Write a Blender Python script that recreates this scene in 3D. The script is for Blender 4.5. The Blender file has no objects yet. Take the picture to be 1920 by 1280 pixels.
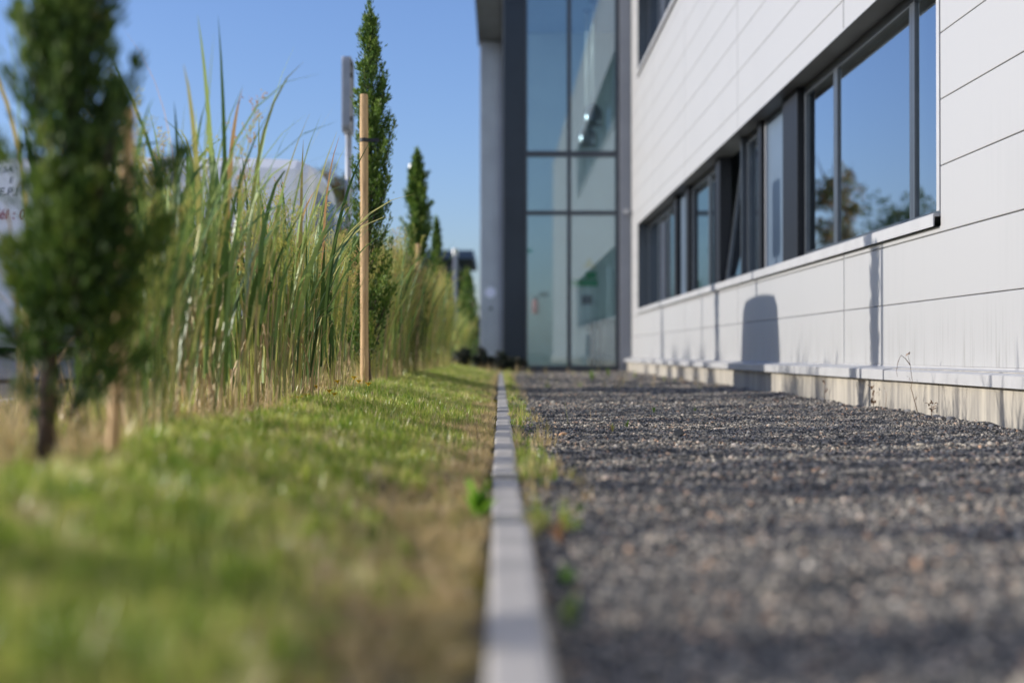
import bpy, math, random
import numpy as np
from mathutils import Vector, Matrix
R = math.radians
S = bpy.context.scene
COL = S.collection

# ------------------------------------------------------------------ camera, sky, sun, exposure
F = 2667.0                       # focal length in pixels of the 1920 px photograph (50 mm on 36 mm)
CH = 0.33                        # camera height above the gravel
cam = bpy.data.cameras.new('camera'); co = bpy.data.objects.new('camera', cam); COL.objects.link(co)
co.location = (0, 0, CH)
co.rotation_euler = (R(90) + math.atan(22 / F), 0, -math.atan(22 / F))
cam.lens = 50; cam.sensor_width = 36; cam.clip_start = 0.02; cam.clip_end = 2000
cam.dof.use_dof = True; cam.dof.focus_distance = 6.5; cam.dof.aperture_fstop = 1.5
S.camera = co
SUN_EL = 15.8; SUN_AZ = 0.0      # azimuth offset from the -X direction
w = bpy.data.worlds.new('World'); S.world = w; w.use_nodes = True
nt = w.node_tree; bg = nt.nodes['Background']
sky = nt.nodes.new('ShaderNodeTexSky'); sky.sky_type = 'NISHITA'; sky.sun_disc = False
sky.sun_elevation = R(SUN_EL); sky.sun_rotation = R(270)
sky.altitude = 0; sky.air_density = 1.0; sky.dust_density = 1.1; sky.ozone_density = 2.2
wb = nt.nodes.new('ShaderNodeMix'); wb.data_type = 'RGBA'; wb.blend_type = 'MULTIPLY'; wb.inputs[0].default_value = 1.0
wb.inputs[7].default_value = (0.97, 1.08, 1.48, 1)          # daylight white balance: a cleaner blue sky
nt.links.new(sky.outputs[0], wb.inputs[6]); nt.links.new(wb.outputs[2], bg.inputs[0]); bg.inputs[1].default_value = 0.104
sl = bpy.data.lights.new('sun', 'SUN'); so = bpy.data.objects.new('sun', sl); COL.objects.link(so)
sl.energy = 3.95; sl.angle = R(0.5); sl.color = (1.0, 0.94, 0.86)
e = R(SUN_EL); a = R(SUN_AZ)
d = Vector((math.cos(e) * math.cos(a), math.cos(e) * math.sin(a), -math.sin(e)))
so.rotation_euler = d.to_track_quat('-Z', 'Y').to_euler()
so.location = (-30, 0, 12)
S.view_settings.view_transform = 'Standard'; S.view_settings.look = 'None'
S.view_settings.exposure = 0.45; S.view_settings.gamma = 1.0
S.render.engine = 'CYCLES'
S.cycles.use_denoising = True
S.cycles.max_bounces = 8; S.cycles.transparent_max_bounces = 24
S.cycles.sample_clamp_indirect = 6.0

# ------------------------------------------------------------------ helpers
def P(px, py, dist):             # photo pixel at a distance -> world point (used to read sizes off the picture)
    return ((px - 938) / F * dist, dist, CH - (py - 662) / F * dist)

def mesh_arrays(name, V, faces, tint=None):
    """V (n,3); faces list of int arrays (m,k)."""
    me = bpy.data.meshes.new(name)
    V = np.asarray(V, dtype=np.float32)
    me.vertices.add(len(V)); me.vertices.foreach_set('co', V.ravel())
    loops = np.concatenate([f.ravel() for f in faces]).astype(np.int32)
    tot = np.concatenate([np.full(len(f), f.shape[1], np.int32) for f in faces])
    st = np.concatenate([[0], np.cumsum(tot)[:-1]]).astype(np.int32)
    me.loops.add(len(loops)); me.loops.foreach_set('vertex_index', loops)
    me.polygons.add(len(tot)); me.polygons.foreach_set('loop_start', st); me.polygons.foreach_set('loop_total', tot)
    if tint is not None:
        at = me.attributes.new('tint', 'FLOAT', 'POINT'); at.data.foreach_set('value', np.asarray(tint, np.float32))
    me.update(calc_edges=True); me.validate()
    return me

class MB:
    def __init__(s): s.v = []; s.q = []; s.t3 = []; s.tint = []; s.n = 0; s.ng = []
    def add(s, V, Q, tint=0.5):
        V = np.asarray(V, float); s.v.append(V)
        for f in Q:
            f = [i + s.n for i in f]
            (s.q if len(f) == 4 else s.t3 if len(f) == 3 else s.ng).append(f)
        s.tint.append(np.full(len(V), tint)); s.n += len(V)
    def addarr(s, V, Q, tint):
        s.v.append(V); s.q += (Q + s.n).tolist(); s.tint.append(np.broadcast_to(tint, (len(V),)).copy()); s.n += len(V)
    def box(s, x0, x1, y0, y1, z0, z1, tint=0.5):
        V = [(x, y, z) for z in (z0, z1) for y in (y0, y1) for x in (x0, x1)]
        s.add(V, [(0, 2, 3, 1), (4, 5, 7, 6), (0, 1, 5, 4), (2, 6, 7, 3), (0, 4, 6, 2), (1, 3, 7, 5)], tint)
    def tube(s, pts, rad, n=8, tint=0.5, cap=True):
        pts = [Vector(p) for p in pts]; m = len(pts)
        if not hasattr(rad, '__len__'): rad = [rad] * m
        V = []
        ref = Vector((0.13, 0.97, 0.2))
        for i, p in enumerate(pts):
            t = (pts[min(i + 1, m - 1)] - pts[max(i - 1, 0)]).normalized()
            u = t.cross(ref)
            if u.length < 1e-3: u = t.cross(Vector((1, 0, 0)))
            u.normalize(); v = t.cross(u)
            for k in range(n):
                c = 2 * math.pi * k / n
                V.append(p + (u * math.cos(c) + v * math.sin(c)) * rad[i])
        Q = [(i * n + k, i * n + (k + 1) % n, (i + 1) * n + (k + 1) % n, (i + 1) * n + k) for i in range(m - 1) for k in range(n)]
        if cap: Q += [tuple(range(n))[::-1], tuple((m - 1) * n + k for k in range(n))]
        s.add([tuple(v) for v in V], Q, tint)
    def ribbon(s, pts, wid, side, tint=0.5):
        """flat blade along pts; wid per point; side vector."""
        V = []
        sd = Vector(side).normalized()
        for p, wd in zip(pts, wid):
            p = Vector(p); V += [tuple(p - sd * wd / 2), tuple(p + sd * wd / 2)]
        m = len(pts)
        s.add(V, [(2 * i, 2 * i + 1, 2 * i + 3, 2 * i + 2) for i in range(m - 1)], tint)
    def lathe(s, prof, c, n=24, axis='z', tint=0.5):
        V = []
        for r, h in prof:
            for k in range(n):
                a = 2 * math.pi * k / n; u, v = r * math.cos(a), r * math.sin(a)
                V.append((c[0] + u, c[1] + v, c[2] + h) if axis == 'z' else (c[0] + u, c[1] + h, c[2] + v))
        m = len(prof)
        Q = [(i * n + k, i * n + (k + 1) % n, (i + 1) * n + (k + 1) % n, (i + 1) * n + k) for i in range(m - 1) for k in range(n)]
        s.add(V, Q, tint)
    def mesh(s, name):
        fs = [np.array(f) for f in (s.q, s.t3) if f]
        V = np.concatenate(s.v)
        if s.ng:
            me = bpy.data.meshes.new(name)
            me.from_pydata([tuple(v) for v in V], [], s.q + s.t3 + s.ng)
            at = me.attributes.new('tint', 'FLOAT', 'POINT'); at.data.foreach_set('value', np.concatenate(s.tint).astype(np.float32))
            me.update(); return me
        return mesh_arrays(name, V, fs, np.concatenate(s.tint))
    def build(s, name, mat, parent=None, smooth=False, bevel=0):
        return link(name, s.mesh(name), mat, parent, smooth, bevel)

def link(name, me, mat, parent=None, smooth=False, bevel=0):
    o = bpy.data.objects.new(name, me); COL.objects.link(o)
    if mat and not me.materials: me.materials.append(mat)
    me.polygons.foreach_set('use_smooth', np.full(len(me.polygons), smooth, bool))
    if parent: o.parent = parent
    if bevel:
        b = o.modifiers.new('bevel', 'BEVEL'); b.width = bevel; b.segments = 2; b.limit_method = 'ANGLE'; b.angle_limit = R(50)
    return o

def thing(name, label, cat, loc=(0, 0, 0), group=None, rz=0):
    o = bpy.data.objects.new(name, None); COL.objects.link(o); o.location = loc; o.rotation_euler.z = rz
    o.empty_display_size = 0.1
    return tag(o, label, cat, group)
def tag(o, label=None, cat=None, group=None, kind=None):
    if label: o['label'] = label
    if cat: o['category'] = cat
    if group: o['group'] = group
    if kind: o['kind'] = kind
    elif cat: o['kind'] = 'thing'
    return o
def copy_tree(o, parent=None):
    c = o.copy(); COL.objects.link(c); c.parent = parent
    for ch in list(o.children): copy_tree(ch, c)
    return c

# ------------------------------------------------------------------ materials
def node(nt, t, **kw):
    n = nt.nodes.new(t)
    for k, v in kw.items(): setattr(n, k, v)
    return n
def ramp(nt, fac, stops):
    r = nt.nodes.new('ShaderNodeValToRGB'); el = r.color_ramp.elements
    while len(el) < len(stops): el.new(0.5)
    for e_, (p, c) in zip(el, stops): e_.position = p; e_.color = (*c, 1)
    nt.links.new(fac, r.inputs[0]); return r.outputs[0]
def mat(name, col, rough=0.6, metal=0.0, var=0.0, scale=8.0, bump=0.0, bscale=40.0, col2=None, spec=0.5, stretch=(1, 1, 1), detail=6):
    m = bpy.data.materials.new(name); m.use_nodes = True; nt = m.node_tree; b = nt.nodes['Principled BSDF']
    b.inputs['Roughness'].default_value = rough; b.inputs['Metallic'].default_value = metal
    b.inputs['Specular IOR Level'].default_value = spec
    tc = node(nt, 'ShaderNodeNewGeometry'); mp = node(nt, 'ShaderNodeMapping'); mp.inputs['Scale'].default_value = stretch
    nt.links.new(tc.outputs['Position'], mp.inputs[0])
    if var or col2:
        nz = node(nt, 'ShaderNodeTexNoise'); nz.inputs['Scale'].default_value = scale; nz.inputs['Detail'].default_value = detail
        nt.links.new(mp.outputs[0], nz.inputs['Vector'])
        c2 = col2 or tuple(c * (1 - var) for c in col); c1 = col if col2 else tuple(min(1, c * (1 + var)) for c in col)
        nt.links.new(ramp(nt, nz.outputs[0], [(0.35, c2), (0.65, c1)]), b.inputs['Base Color'])
    else: b.inputs['Base Color'].default_value = (*col, 1)
    if bump:
        n2 = node(nt, 'ShaderNodeTexNoise'); n2.inputs['Scale'].default_value = bscale; n2.inputs['Detail'].default_value = 4
        nt.links.new(mp.outputs[0], n2.inputs['Vector'])
        bp = node(nt, 'ShaderNodeBump'); bp.inputs['Strength'].default_value = bump; bp.inputs['Distance'].default_value = 0.01
        nt.links.new(n2.outputs[0], bp.inputs['Height']); nt.links.new(bp.outputs[0], b.inputs['Normal'])
    return m
def leafmat(name, stops, trans=0.35, rough=0.5, inst=False, spec=0.4):
    """foliage: colour by per-blade tint (or per-instance random), part translucent."""
    m = bpy.data.materials.new(name); m.use_nodes = True; nt = m.node_tree; b = nt.nodes['Principled BSDF']
    at = node(nt, 'ShaderNodeAttribute', attribute_name='tint')
    src = at.outputs['Fac']
    if inst:
        oi = node(nt, 'ShaderNodeObjectInfo')
        mx = node(nt, 'ShaderNodeMath', operation='MULTIPLY_ADD'); mx.inputs[1].default_value = 0.35
        mm = node(nt, 'ShaderNodeMath', operation='MULTIPLY'); mm.inputs[1].default_value = 0.65
        nt.links.new(oi.outputs['Random'], mm.inputs[0]); nt.links.new(at.outputs['Fac'], mx.inputs[0]); nt.links.new(mm.outputs[0], mx.inputs[2])
        gp_ = node(nt, 'ShaderNodeNewGeometry'); pn = node(nt, 'ShaderNodeTexNoise'); pn.inputs['Scale'].default_value = 6.5; pn.inputs['Detail'].default_value = 3
        nt.links.new(gp_.outputs['Position'], pn.inputs['Vector'])
        pm = node(nt, 'ShaderNodeMath', operation='MULTIPLY_ADD'); pm.inputs[1].default_value = 1.3; pm.inputs[2].default_value = -0.65
        nt.links.new(pn.outputs[0], pm.inputs[0]); pa = node(nt, 'ShaderNodeMath', operation='ADD'); pa.use_clamp = True
        nt.links.new(pm.outputs[0], pa.inputs[0]); nt.links.new(mx.outputs[0], pa.inputs[1]); src = pa.outputs[0]
    c = ramp(nt, src, stops)
    nt.links.new(c, b.inputs['Base Color']); b.inputs['Roughness'].default_value = rough
    b.inputs['Specular IOR Level'].default_value = spec
    t = node(nt, 'ShaderNodeBsdfTranslucent'); nt.links.new(c, t.inputs[0])
    mx = node(nt, 'ShaderNodeMixShader'); mx.inputs[0].default_value = trans
    nt.links.new(b.outputs[0], mx.inputs[1]); nt.links.new(t.outputs[0], mx.inputs[2])
    nt.links.new(mx.outputs[0], nt.nodes['Material Output'].inputs[0])
    return m
def glassmat(name, ior=2.2, gain=1.5, base=0.03, tintc=(0.72, 0.8, 0.8), refl=(0.9, 0.95, 1.0)):
    m = bpy.data.materials.new(name); m.use_nodes = True; nt = m.node_tree
    nt.nodes.remove(nt.nodes['Principled BSDF'])
    fr = node(nt, 'ShaderNodeFresnel'); fr.inputs[0].default_value = ior
    ma = node(nt, 'ShaderNodeMath', operation='MULTIPLY_ADD'); ma.use_clamp = True
    ma.inputs[1].default_value = gain; ma.inputs[2].default_value = base
    nt.links.new(fr.outputs[0], ma.inputs[0])
    tr = node(nt, 'ShaderNodeBsdfTransparent'); tr.inputs[0].default_value = (*tintc, 1)
    gl = node(nt, 'ShaderNodeBsdfGlossy'); gl.inputs['Roughness'].default_value = 0.0; gl.inputs[0].default_value = (*refl, 1)
    mx = node(nt, 'ShaderNodeMixShader'); nt.links.new(ma.outputs[0], mx.inputs[0])
    nt.links.new(tr.outputs[0], mx.inputs[1]); nt.links.new(gl.outputs[0], mx.inputs[2])
    nt.links.new(mx.outputs[0], nt.nodes['Material Output'].inputs[0])
    return m

M = {}
# painted sandwich panels: nearly white, faint vertical dirt washed down from the joints
def panelmat():
    m = mat('white_panel', (0.66, 0.655, 0.645), 0.42, spec=0.4)
    nt = m.node_tree; b = nt.nodes['Principled BSDF']
    g = node(nt, 'ShaderNodeNewGeometry'); mp = node(nt, 'ShaderNodeMapping'); mp.inputs['Scale'].default_value = (1, 9, 0.6)
    nt.links.new(g.outputs['Position'], mp.inputs[0])
    nz = node(nt, 'ShaderNodeTexNoise'); nz.inputs['Scale'].default_value = 2.2; nz.inputs['Detail'].default_value = 7
    nt.links.new(mp.outputs[0], nz.inputs['Vector'])
    n2 = node(nt, 'ShaderNodeTexNoise'); n2.inputs['Scale'].default_value = 0.9; nt.links.new(g.outputs['Position'], n2.inputs['Vector'])
    ad = node(nt, 'ShaderNodeMath', operation='ADD'); nt.links.new(nz.outputs[0], ad.inputs[0]); nt.links.new(n2.outputs[0], ad.inputs[1])
    nt.links.new(ramp(nt, ad.outputs[0], [(0.0, (0.338, 0.34, 0.338)), (0.72, (0.362, 0.364, 0.362)), (1.0, (0.376, 0.378, 0.376))]), b.inputs['Base Color'])
    # splash dirt and runs low on the wall: streaky noise that dies out with height
    sx = node(nt, 'ShaderNodeSeparateXYZ'); nt.links.new(g.outputs['Position'], sx.inputs[0])
    mr = node(nt, 'ShaderNodeMapRange'); mr.inputs[1].default_value = 0.26; mr.inputs[2].default_value = 0.62; mr.inputs[3].default_value = 1.0; mr.inputs[4].default_value = 0.0
    nt.links.new(sx.outputs[2], mr.inputs[0])
    mq = node(nt, 'ShaderNodeMapping'); mq.inputs['Scale'].default_value = (1, 26, 1.6); nt.links.new(g.outputs['Position'], mq.inputs[0])
    nd = node(nt, 'ShaderNodeTexNoise'); nd.inputs['Scale'].default_value = 1.5; nd.inputs['Detail'].default_value = 8; nt.links.new(mq.outputs[0], nd.inputs['Vector'])
    nr = node(nt, 'ShaderNodeMapRange'); nr.inputs[1].default_value = 0.52; nr.inputs[2].default_value = 0.72; nr.inputs[4].default_value = 0.55; nt.links.new(nd.outputs[0], nr.inputs[0])
    mu = node(nt, 'ShaderNodeMath', operation='MULTIPLY'); nt.links.new(mr.outputs[0], mu.inputs[0]); nt.links.new(nr.outputs[0], mu.inputs[1])
    dm = node(nt, 'ShaderNodeMix', data_type='RGBA'); nt.links.new(mu.outputs[0], dm.inputs[0])
    nt.links.new(b.inputs['Base Color'].links[0].from_socket, dm.inputs[6]); dm.inputs[7].default_value = (0.17, 0.165, 0.15, 1)
    nt.links.new(dm.outputs[2], b.inputs['Base Color'])
    bp = node(nt, 'ShaderNodeBump'); bp.inputs['Strength'].default_value = 0.09; bp.inputs['Distance'].default_value = 0.02
    n3 = node(nt, 'ShaderNodeTexNoise'); n3.inputs['Scale'].default_value = 1.6; nt.links.new(g.outputs['Position'], n3.inputs['Vector'])
    nt.links.new(n3.outputs[0], bp.inputs['Height']); nt.links.new(bp.outputs[0], b.inputs['Normal'])
    return m
M['panel'] = panelmat()
M['trim'] = mat('white_trim', (0.42, 0.42, 0.42), 0.35, var=0.05, scale=5)
M['joint'] = mat('joint_shadow_gap', (0.30, 0.30, 0.305), 0.8, var=0.2)
M['joint_trim'] = mat('joint_trim', (0.36, 0.38, 0.40), 0.5, var=0.1)
def concretemat(name, c, dark, stretch=(1, 1, 1), sc=3):
    m = mat(name, c, 0.85, col2=dark, scale=sc, bump=0.25, bscale=90, stretch=stretch, spec=0.2, detail=9); return m
M['plinth'] = concretemat('plinth_concrete', (0.42, 0.385, 0.32), (0.24, 0.225, 0.20), (1, 9, 0.9), 1.6)
M['kerb'] = concretemat('kerb_concrete', (0.52, 0.485, 0.44), (0.37, 0.35, 0.32), (1, 1, 1), 7)
M['kerb_far'] = concretemat('parking_kerb_concrete', (0.42, 0.41, 0.39), (0.3, 0.29, 0.28), (1, 1, 1), 4)
M['anth'] = mat('anthracite_frame', (0.05, 0.058, 0.068), 0.3, var=0.08, spec=0.5)
M['anth2'] = mat('anthracite_cladding', (0.022, 0.032, 0.042), 0.45, var=0.15, scale=1.5)
M['pier'] = mat('window_pier_black', (0.008, 0.009, 0.012), 0.5, spec=0.3)
M['soffit'] = mat('soffit_metal', (0.075, 0.072, 0.066), 0.5, var=0.15, scale=2)
M['greyblue'] = mat('grey_metal_cladding', (0.26, 0.27, 0.29), 0.4, var=0.06, scale=2)
M['fin'] = mat('portico_grey', (0.27, 0.285, 0.32), 0.55, var=0.08, scale=1.5)
M['infill'] = mat('grey_infill_panel', (0.10, 0.135, 0.18), 0.3, var=0.05, scale=3)
M['glass'] = glassmat('window_glass', ior=2.4, gain=1.8, base=0.08)
M['lobbyglass'] = glassmat('lobby_glass', ior=1.8, gain=1.35, base=0.06, tintc=(0.80, 0.88, 0.89))
M['blind'] = mat('blind_slats', (0.75, 0.77, 0.78), 0.5)
M['room'] = mat('room_wall', (0.10, 0.105, 0.11), 0.9, var=0.1, scale=1)
M['lobbywall'] = mat('lobby_wall', (0.58, 0.62, 0.63), 0.9, var=0.05, scale=1)
M['lobbyfloor'] = mat('lobby_floor', (0.35, 0.35, 0.34), 0.4, var=0.1)
M['roof'] = mat('roof_membrane', (0.2, 0.2, 0.2), 0.9, var=0.1)
M['chrome'] = mat('brushed_metal_shade', (0.30, 0.32, 0.36), 0.16, metal=0.5)
M['cord'] = mat('lamp_tube', (0.9, 0.88, 0.86), 0.3)
M['wood'] = mat('stake_wood', (0.60, 0.40, 0.20), 0.75, col2=(0.44, 0.28, 0.13), scale=6, stretch=(6, 6, 0.7), bump=0.4, bscale=30)
M['bark'] = mat('cypress_bark', (0.11, 0.072, 0.048), 0.9, col2=(0.035, 0.024, 0.018), scale=20, stretch=(2, 2, 0.3), bump=0.8, bscale=60)
VANC = 1
M['rubber'] = mat('black_rubber', (0.02, 0.02, 0.022), 0.6)
M['steel'] = mat('galvanised_steel', (0.35, 0.36, 0.37), 0.45, metal=0.5, var=0.1)
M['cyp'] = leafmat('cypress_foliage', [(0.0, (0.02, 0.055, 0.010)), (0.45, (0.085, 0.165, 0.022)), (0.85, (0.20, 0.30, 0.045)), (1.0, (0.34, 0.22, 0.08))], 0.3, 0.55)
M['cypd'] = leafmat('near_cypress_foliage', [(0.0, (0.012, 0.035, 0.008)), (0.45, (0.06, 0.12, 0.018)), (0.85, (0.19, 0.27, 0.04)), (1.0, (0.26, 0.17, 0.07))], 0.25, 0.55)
M['blade'] = leafmat('switchgrass_blade', [(0.0, (0.05, 0.11, 0.03)), (0.45, (0.17, 0.28, 0.07)), (0.75, (0.36, 0.46, 0.13)), (0.92, (0.55, 0.48, 0.16)), (1.0, (0.50, 0.27, 0.12))], 0.3, 0.36)
M['stalk'] = leafmat('dry_stalk', [(0.0, (0.16, 0.24, 0.06)), (0.5, (0.40, 0.34, 0.15)), (1.0, (0.62, 0.44, 0.26))], 0.15, 0.6)
M['seed'] = leafmat('seed_head', [(0.0, (0.52, 0.58, 0.15)), (0.65, (0.72, 0.64, 0.24)), (1.0, (0.66, 0.40, 0.25))], 0.45, 0.7)
M['lawn'] = leafmat('lawn_grass', [(0.0, (0.09, 0.20, 0.02)), (0.38, (0.30, 0.43, 0.045)), (0.6, (0.54, 0.58, 0.10)), (0.8, (0.70, 0.60, 0.25)), (1.0, (0.82, 0.70, 0.45))], 0.42, 0.34, inst=True, spec=0.5)
M['drylawn'] = leafmat('dry_grass', [(0.0, (0.30, 0.32, 0.08)), (0.3, (0.50, 0.40, 0.16)), (0.7, (0.66, 0.48, 0.24)), (1.0, (0.78, 0.62, 0.40))], 0.25, 0.6, inst=True)
M['weed'] = leafmat('weed_leaf', [(0.0, (0.06, 0.14, 0.02)), (0.6, (0.13, 0.26, 0.03)), (1.0, (0.28, 0.36, 0.06))], 0.4, 0.45)
M['brightweed'] = leafmat('bright_weed_leaf', [(0.0, (0.12, 0.30, 0.02)), (1.0, (0.30, 0.52, 0.05))], 0.45, 0.4)
M['redweed'] = leafmat('red_weed_leaf', [(0.0, (0.24, 0.12, 0.06)), (1.0, (0.42, 0.25, 0.13))], 0.3, 0.6)
M['deadweed'] = leafmat('dead_weed', [(0.0, (0.12, 0.07, 0.04)), (1.0, (0.30, 0.18, 0.10))], 0.1, 0.8)
M['tree'] = leafmat('tree_leaves', [(0.0, (0.025, 0.06, 0.012)), (0.6, (0.07, 0.12, 0.025)), (1.0, (0.13, 0.17, 0.035))], 0.3, 0.6)
M['redtree'] = leafmat('young_tree_leaves', [(0.0, (0.08, 0.12, 0.03)), (0.55, (0.20, 0.20, 0.06)), (1.0, (0.38, 0.18, 0.09))], 0.3, 0.6)
M['hedge'] = leafmat('hedge_leaves', [(0.0, (0.012, 0.03, 0.008)), (0.6, (0.035, 0.07, 0.014)), (1.0, (0.08, 0.12, 0.02))], 0.2, 0.6)
M['shrubdark'] = leafmat('dark_shrub_leaves', [(0.0, (0.01, 0.016, 0.012)), (0.8, (0.03, 0.045, 0.02)), (1.0, (0.10, 0.07, 0.05))], 0.15, 0.6)
M['petal'] = mat('yellow_petal', (0.80, 0.52, 0.01), 0.5)
def pebblemat():
    m = bpy.data.materials.new('pebble'); m.use_nodes = True; nt = m.node_tree; b = nt.nodes['Principled BSDF']
    oi = node(nt, 'ShaderNodeObjectInfo')
    c = ramp(nt, oi.outputs['Random'], [(0.0, (0.045, 0.047, 0.05)), (0.38, (0.11, 0.11, 0.108)), (0.58, (0.23, 0.215, 0.19)), (0.8, (0.46, 0.40, 0.31)), (0.91, (0.62, 0.56, 0.47)), (0.96, (0.55, 0.31, 0.17)), (1.0, (0.68, 0.62, 0.54))])
    g = node(nt, 'ShaderNodeNewGeometry'); nz = node(nt, 'ShaderNodeTexNoise'); nz.inputs['Scale'].default_value = 260
    nt.links.new(g.outputs['Position'], nz.inputs['Vector'])
    mx = node(nt, 'ShaderNodeMix', data_type='RGBA', blend_type='MULTIPLY'); mx.inputs[0].default_value = 0.6
    nt.links.new(c, mx.inputs[6]); nt.links.new(ramp(nt, nz.outputs[0], [(0.3, (0.55, 0.55, 0.55)), (0.7, (1.2, 1.2, 1.2))]), mx.inputs[7])
    nt.links.new(mx.outputs[2], b.inputs['Base Color']); b.inputs['Roughness'].default_value = 0.62; b.inputs['Specular IOR Level'].default_value = 0.4
    return m
M['pebble'] = pebblemat()
M['stone'] = mat('field_stone', (0.26, 0.25, 0.235), 0.75, col2=(0.12, 0.12, 0.125), scale=25, bump=0.3)
M['brownstone'] = mat('brown_stone', (0.50, 0.29, 0.15), 0.6, var=0.2, scale=30)
M['bed'] = mat('gravel_bed_earth', (0.085, 0.082, 0.078), 0.95, col2=(0.04, 0.039, 0.038), scale=120, bump=0.8, bscale=150)
M['soil'] = mat('lawn_soil', (0.13, 0.11, 0.04), 0.95, col2=(0.10, 0.07, 0.04), scale=14, bump=0.8, bscale=70)
M['moss'] = leafmat('moss', [(0.0, (0.16, 0.14, 0.02)), (1.0, (0.42, 0.34, 0.04))], 0.2, 0.9, inst=True)
M['mulch'] = mat('planting_soil', (0.15, 0.11, 0.07), 0.95, col2=(0.055, 0.04, 0.028), scale=30, bump=0.8, bscale=60)
M['asphalt'] = mat('asphalt', (0.06, 0.062, 0.066), 0.85, var=0.25, scale=60, bump=0.3, bscale=200)
M['ground'] = mat('far_ground', (0.10, 0.12, 0.045), 0.95, col2=(0.14, 0.12, 0.06), scale=0.4)

# ------------------------------------------------------------------ terrain
def sm(t): t = min(1, max(0, t)); return t * t * (3 - 2 * t)
def tz(x, y):                                   # lawn height
    n = 0.006 * math.sin(x * 7.1 + y * 2.3) + 0.005 * math.sin(y * 5.7 - x * 3.1) + 0.004 * math.sin(x * 17 + y * 9)
    k = sm((-x - 0.06) / 0.2)
    return 0.003 + 0.012 * k + 0.105 * sm((-x - 0.12) / 0.75) + 0.03 * sm((-x - 0.9) / 0.8) + n * k
def gz(x, y):                                   # gravel height
    n = 0.006 * math.sin(x * 5.3 + y * 1.9 + 1) + 0.005 * math.sin(y * 4.1 - x * 2.7) + 0.003 * math.sin(x * 13 - y * 11)
    n += 0.0035 * math.sin(y * 21 + 2.2 * math.sin(x * 3.3)) * math.sin(x * 5 + y * 3) + 0.003 * math.sin(x * 31 + 3 * math.sin(y * 17))
    return n - 0.005 + 0.012 * sm((x - 1.7) / 0.5)
def sheet(name, x0, x1, y0, y1, nx, ny, fz, m):
    X = np.linspace(x0, x1, nx); Y = np.linspace(y0, y1, ny)
    V = [(x, y, fz(x, y)) for y in Y for x in X]
    i = np.arange((ny - 1) * (nx)).reshape(ny - 1, nx)[:, :-1].ravel()
    Q = np.stack([i, i + 1, i + nx + 1, i + nx], 1)
    return tag(link(name, mesh_arrays(name, V, [Q]), m, smooth=True), kind='structure')
g = MB(); g.add([(-600, -400, -0.05), (600, -400, -0.05), (600, 900, -0.05), (-600, 900, -0.05)], [(0, 1, 2, 3)])
tag(g.build('ground', M['ground']), kind='structure')
sheet('lawn_ground', -0.80, -0.016, -3, 30, 24, 500, tz, M['soil'])
sheet('planting_bed', -1.78, -0.80, -3, 30, 16, 400, tz, M['mulch'])
sheet('gravel_bed', 0.045, 2.215, -3, 24.98, 60, 900, gz, M['bed'])
pk = MB(); pk.box(-40, -1.86, -20, 60, -0.04, 0.085)
tag(pk.build('parking_asphalt', M['asphalt']), kind='structure')
# kerb of one metre concrete edging stones, slightly out of line with each other
rk = random.Random(5)
kb = MB(); y = -2.42
k_off = {0: 0}
i = 0
while y < 24.6:
    dx = 0.014 + rk.uniform(-0.002, 0.002); z1 = 0.018 + rk.uniform(-0.004, 0.004); tw = rk.uniform(-0.002, 0.002)
    if abs(y - 1.62) < 0.1: dx = 0.019; z1 = 0.020
    if abs(y - 2.63) < 0.1: dx = 0.015; z1 = 0.010
    if abs(y - 0.61) < 0.1: dx = 0.020; z1 = 0.022
    a0, a1 = y + 0.004, y + 1.006
    n = 5
    prof = [(-0.033, -0.2), (-0.033, z1 - 0.006), (-0.029, z1 - 0.001), (-0.022, z1), (0.022, z1), (0.031, z1 - 0.002), (0.036, z1 - 0.010), (0.036, -0.2)]
    V = []
    for yy, ins in ((a0, 0.002), (a0 + 0.003, 0), (a1 - 0.003, 0), (a1, 0.002)):
        for px_, pz_ in prof:
            V.append((px_ + dx + (tw if yy > (a0 + a1) / 2 else -tw), yy, pz_ - (ins if pz_ > 0 else 0)))
    n8 = len(prof)
    Q = [(j * n8 + k, j * n8 + k + 1, (j + 1) * n8 + k + 1, (j + 1) * n8 + k) for j in range(3) for k in range(n8 - 1)]
    Q += [tuple(range(n8)), tuple(3 * n8 + k for k in range(n8))[::-1]]
    kb.add(V, Q); y += 1.01; i += 1
tag(kb.build('kerb', M['kerb']), kind='structure')
kf = MB(); y = -3
while y < 40:
    kf.box(-1.86, -1.74, y, y + 0.995, -0.04, 0.158 + rk.uniform(-0.003, 0.003)); y += 1.0
tag(kf.build('parking_kerb', M['kerb_far'], bevel=0.006), kind='structure')
bf = MB(); bf.box(-1.74, 0.0, 30, 60, -0.045, 0.04); 
tag(bf.build('far_verge', M['ground']), kind='structure')

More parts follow.
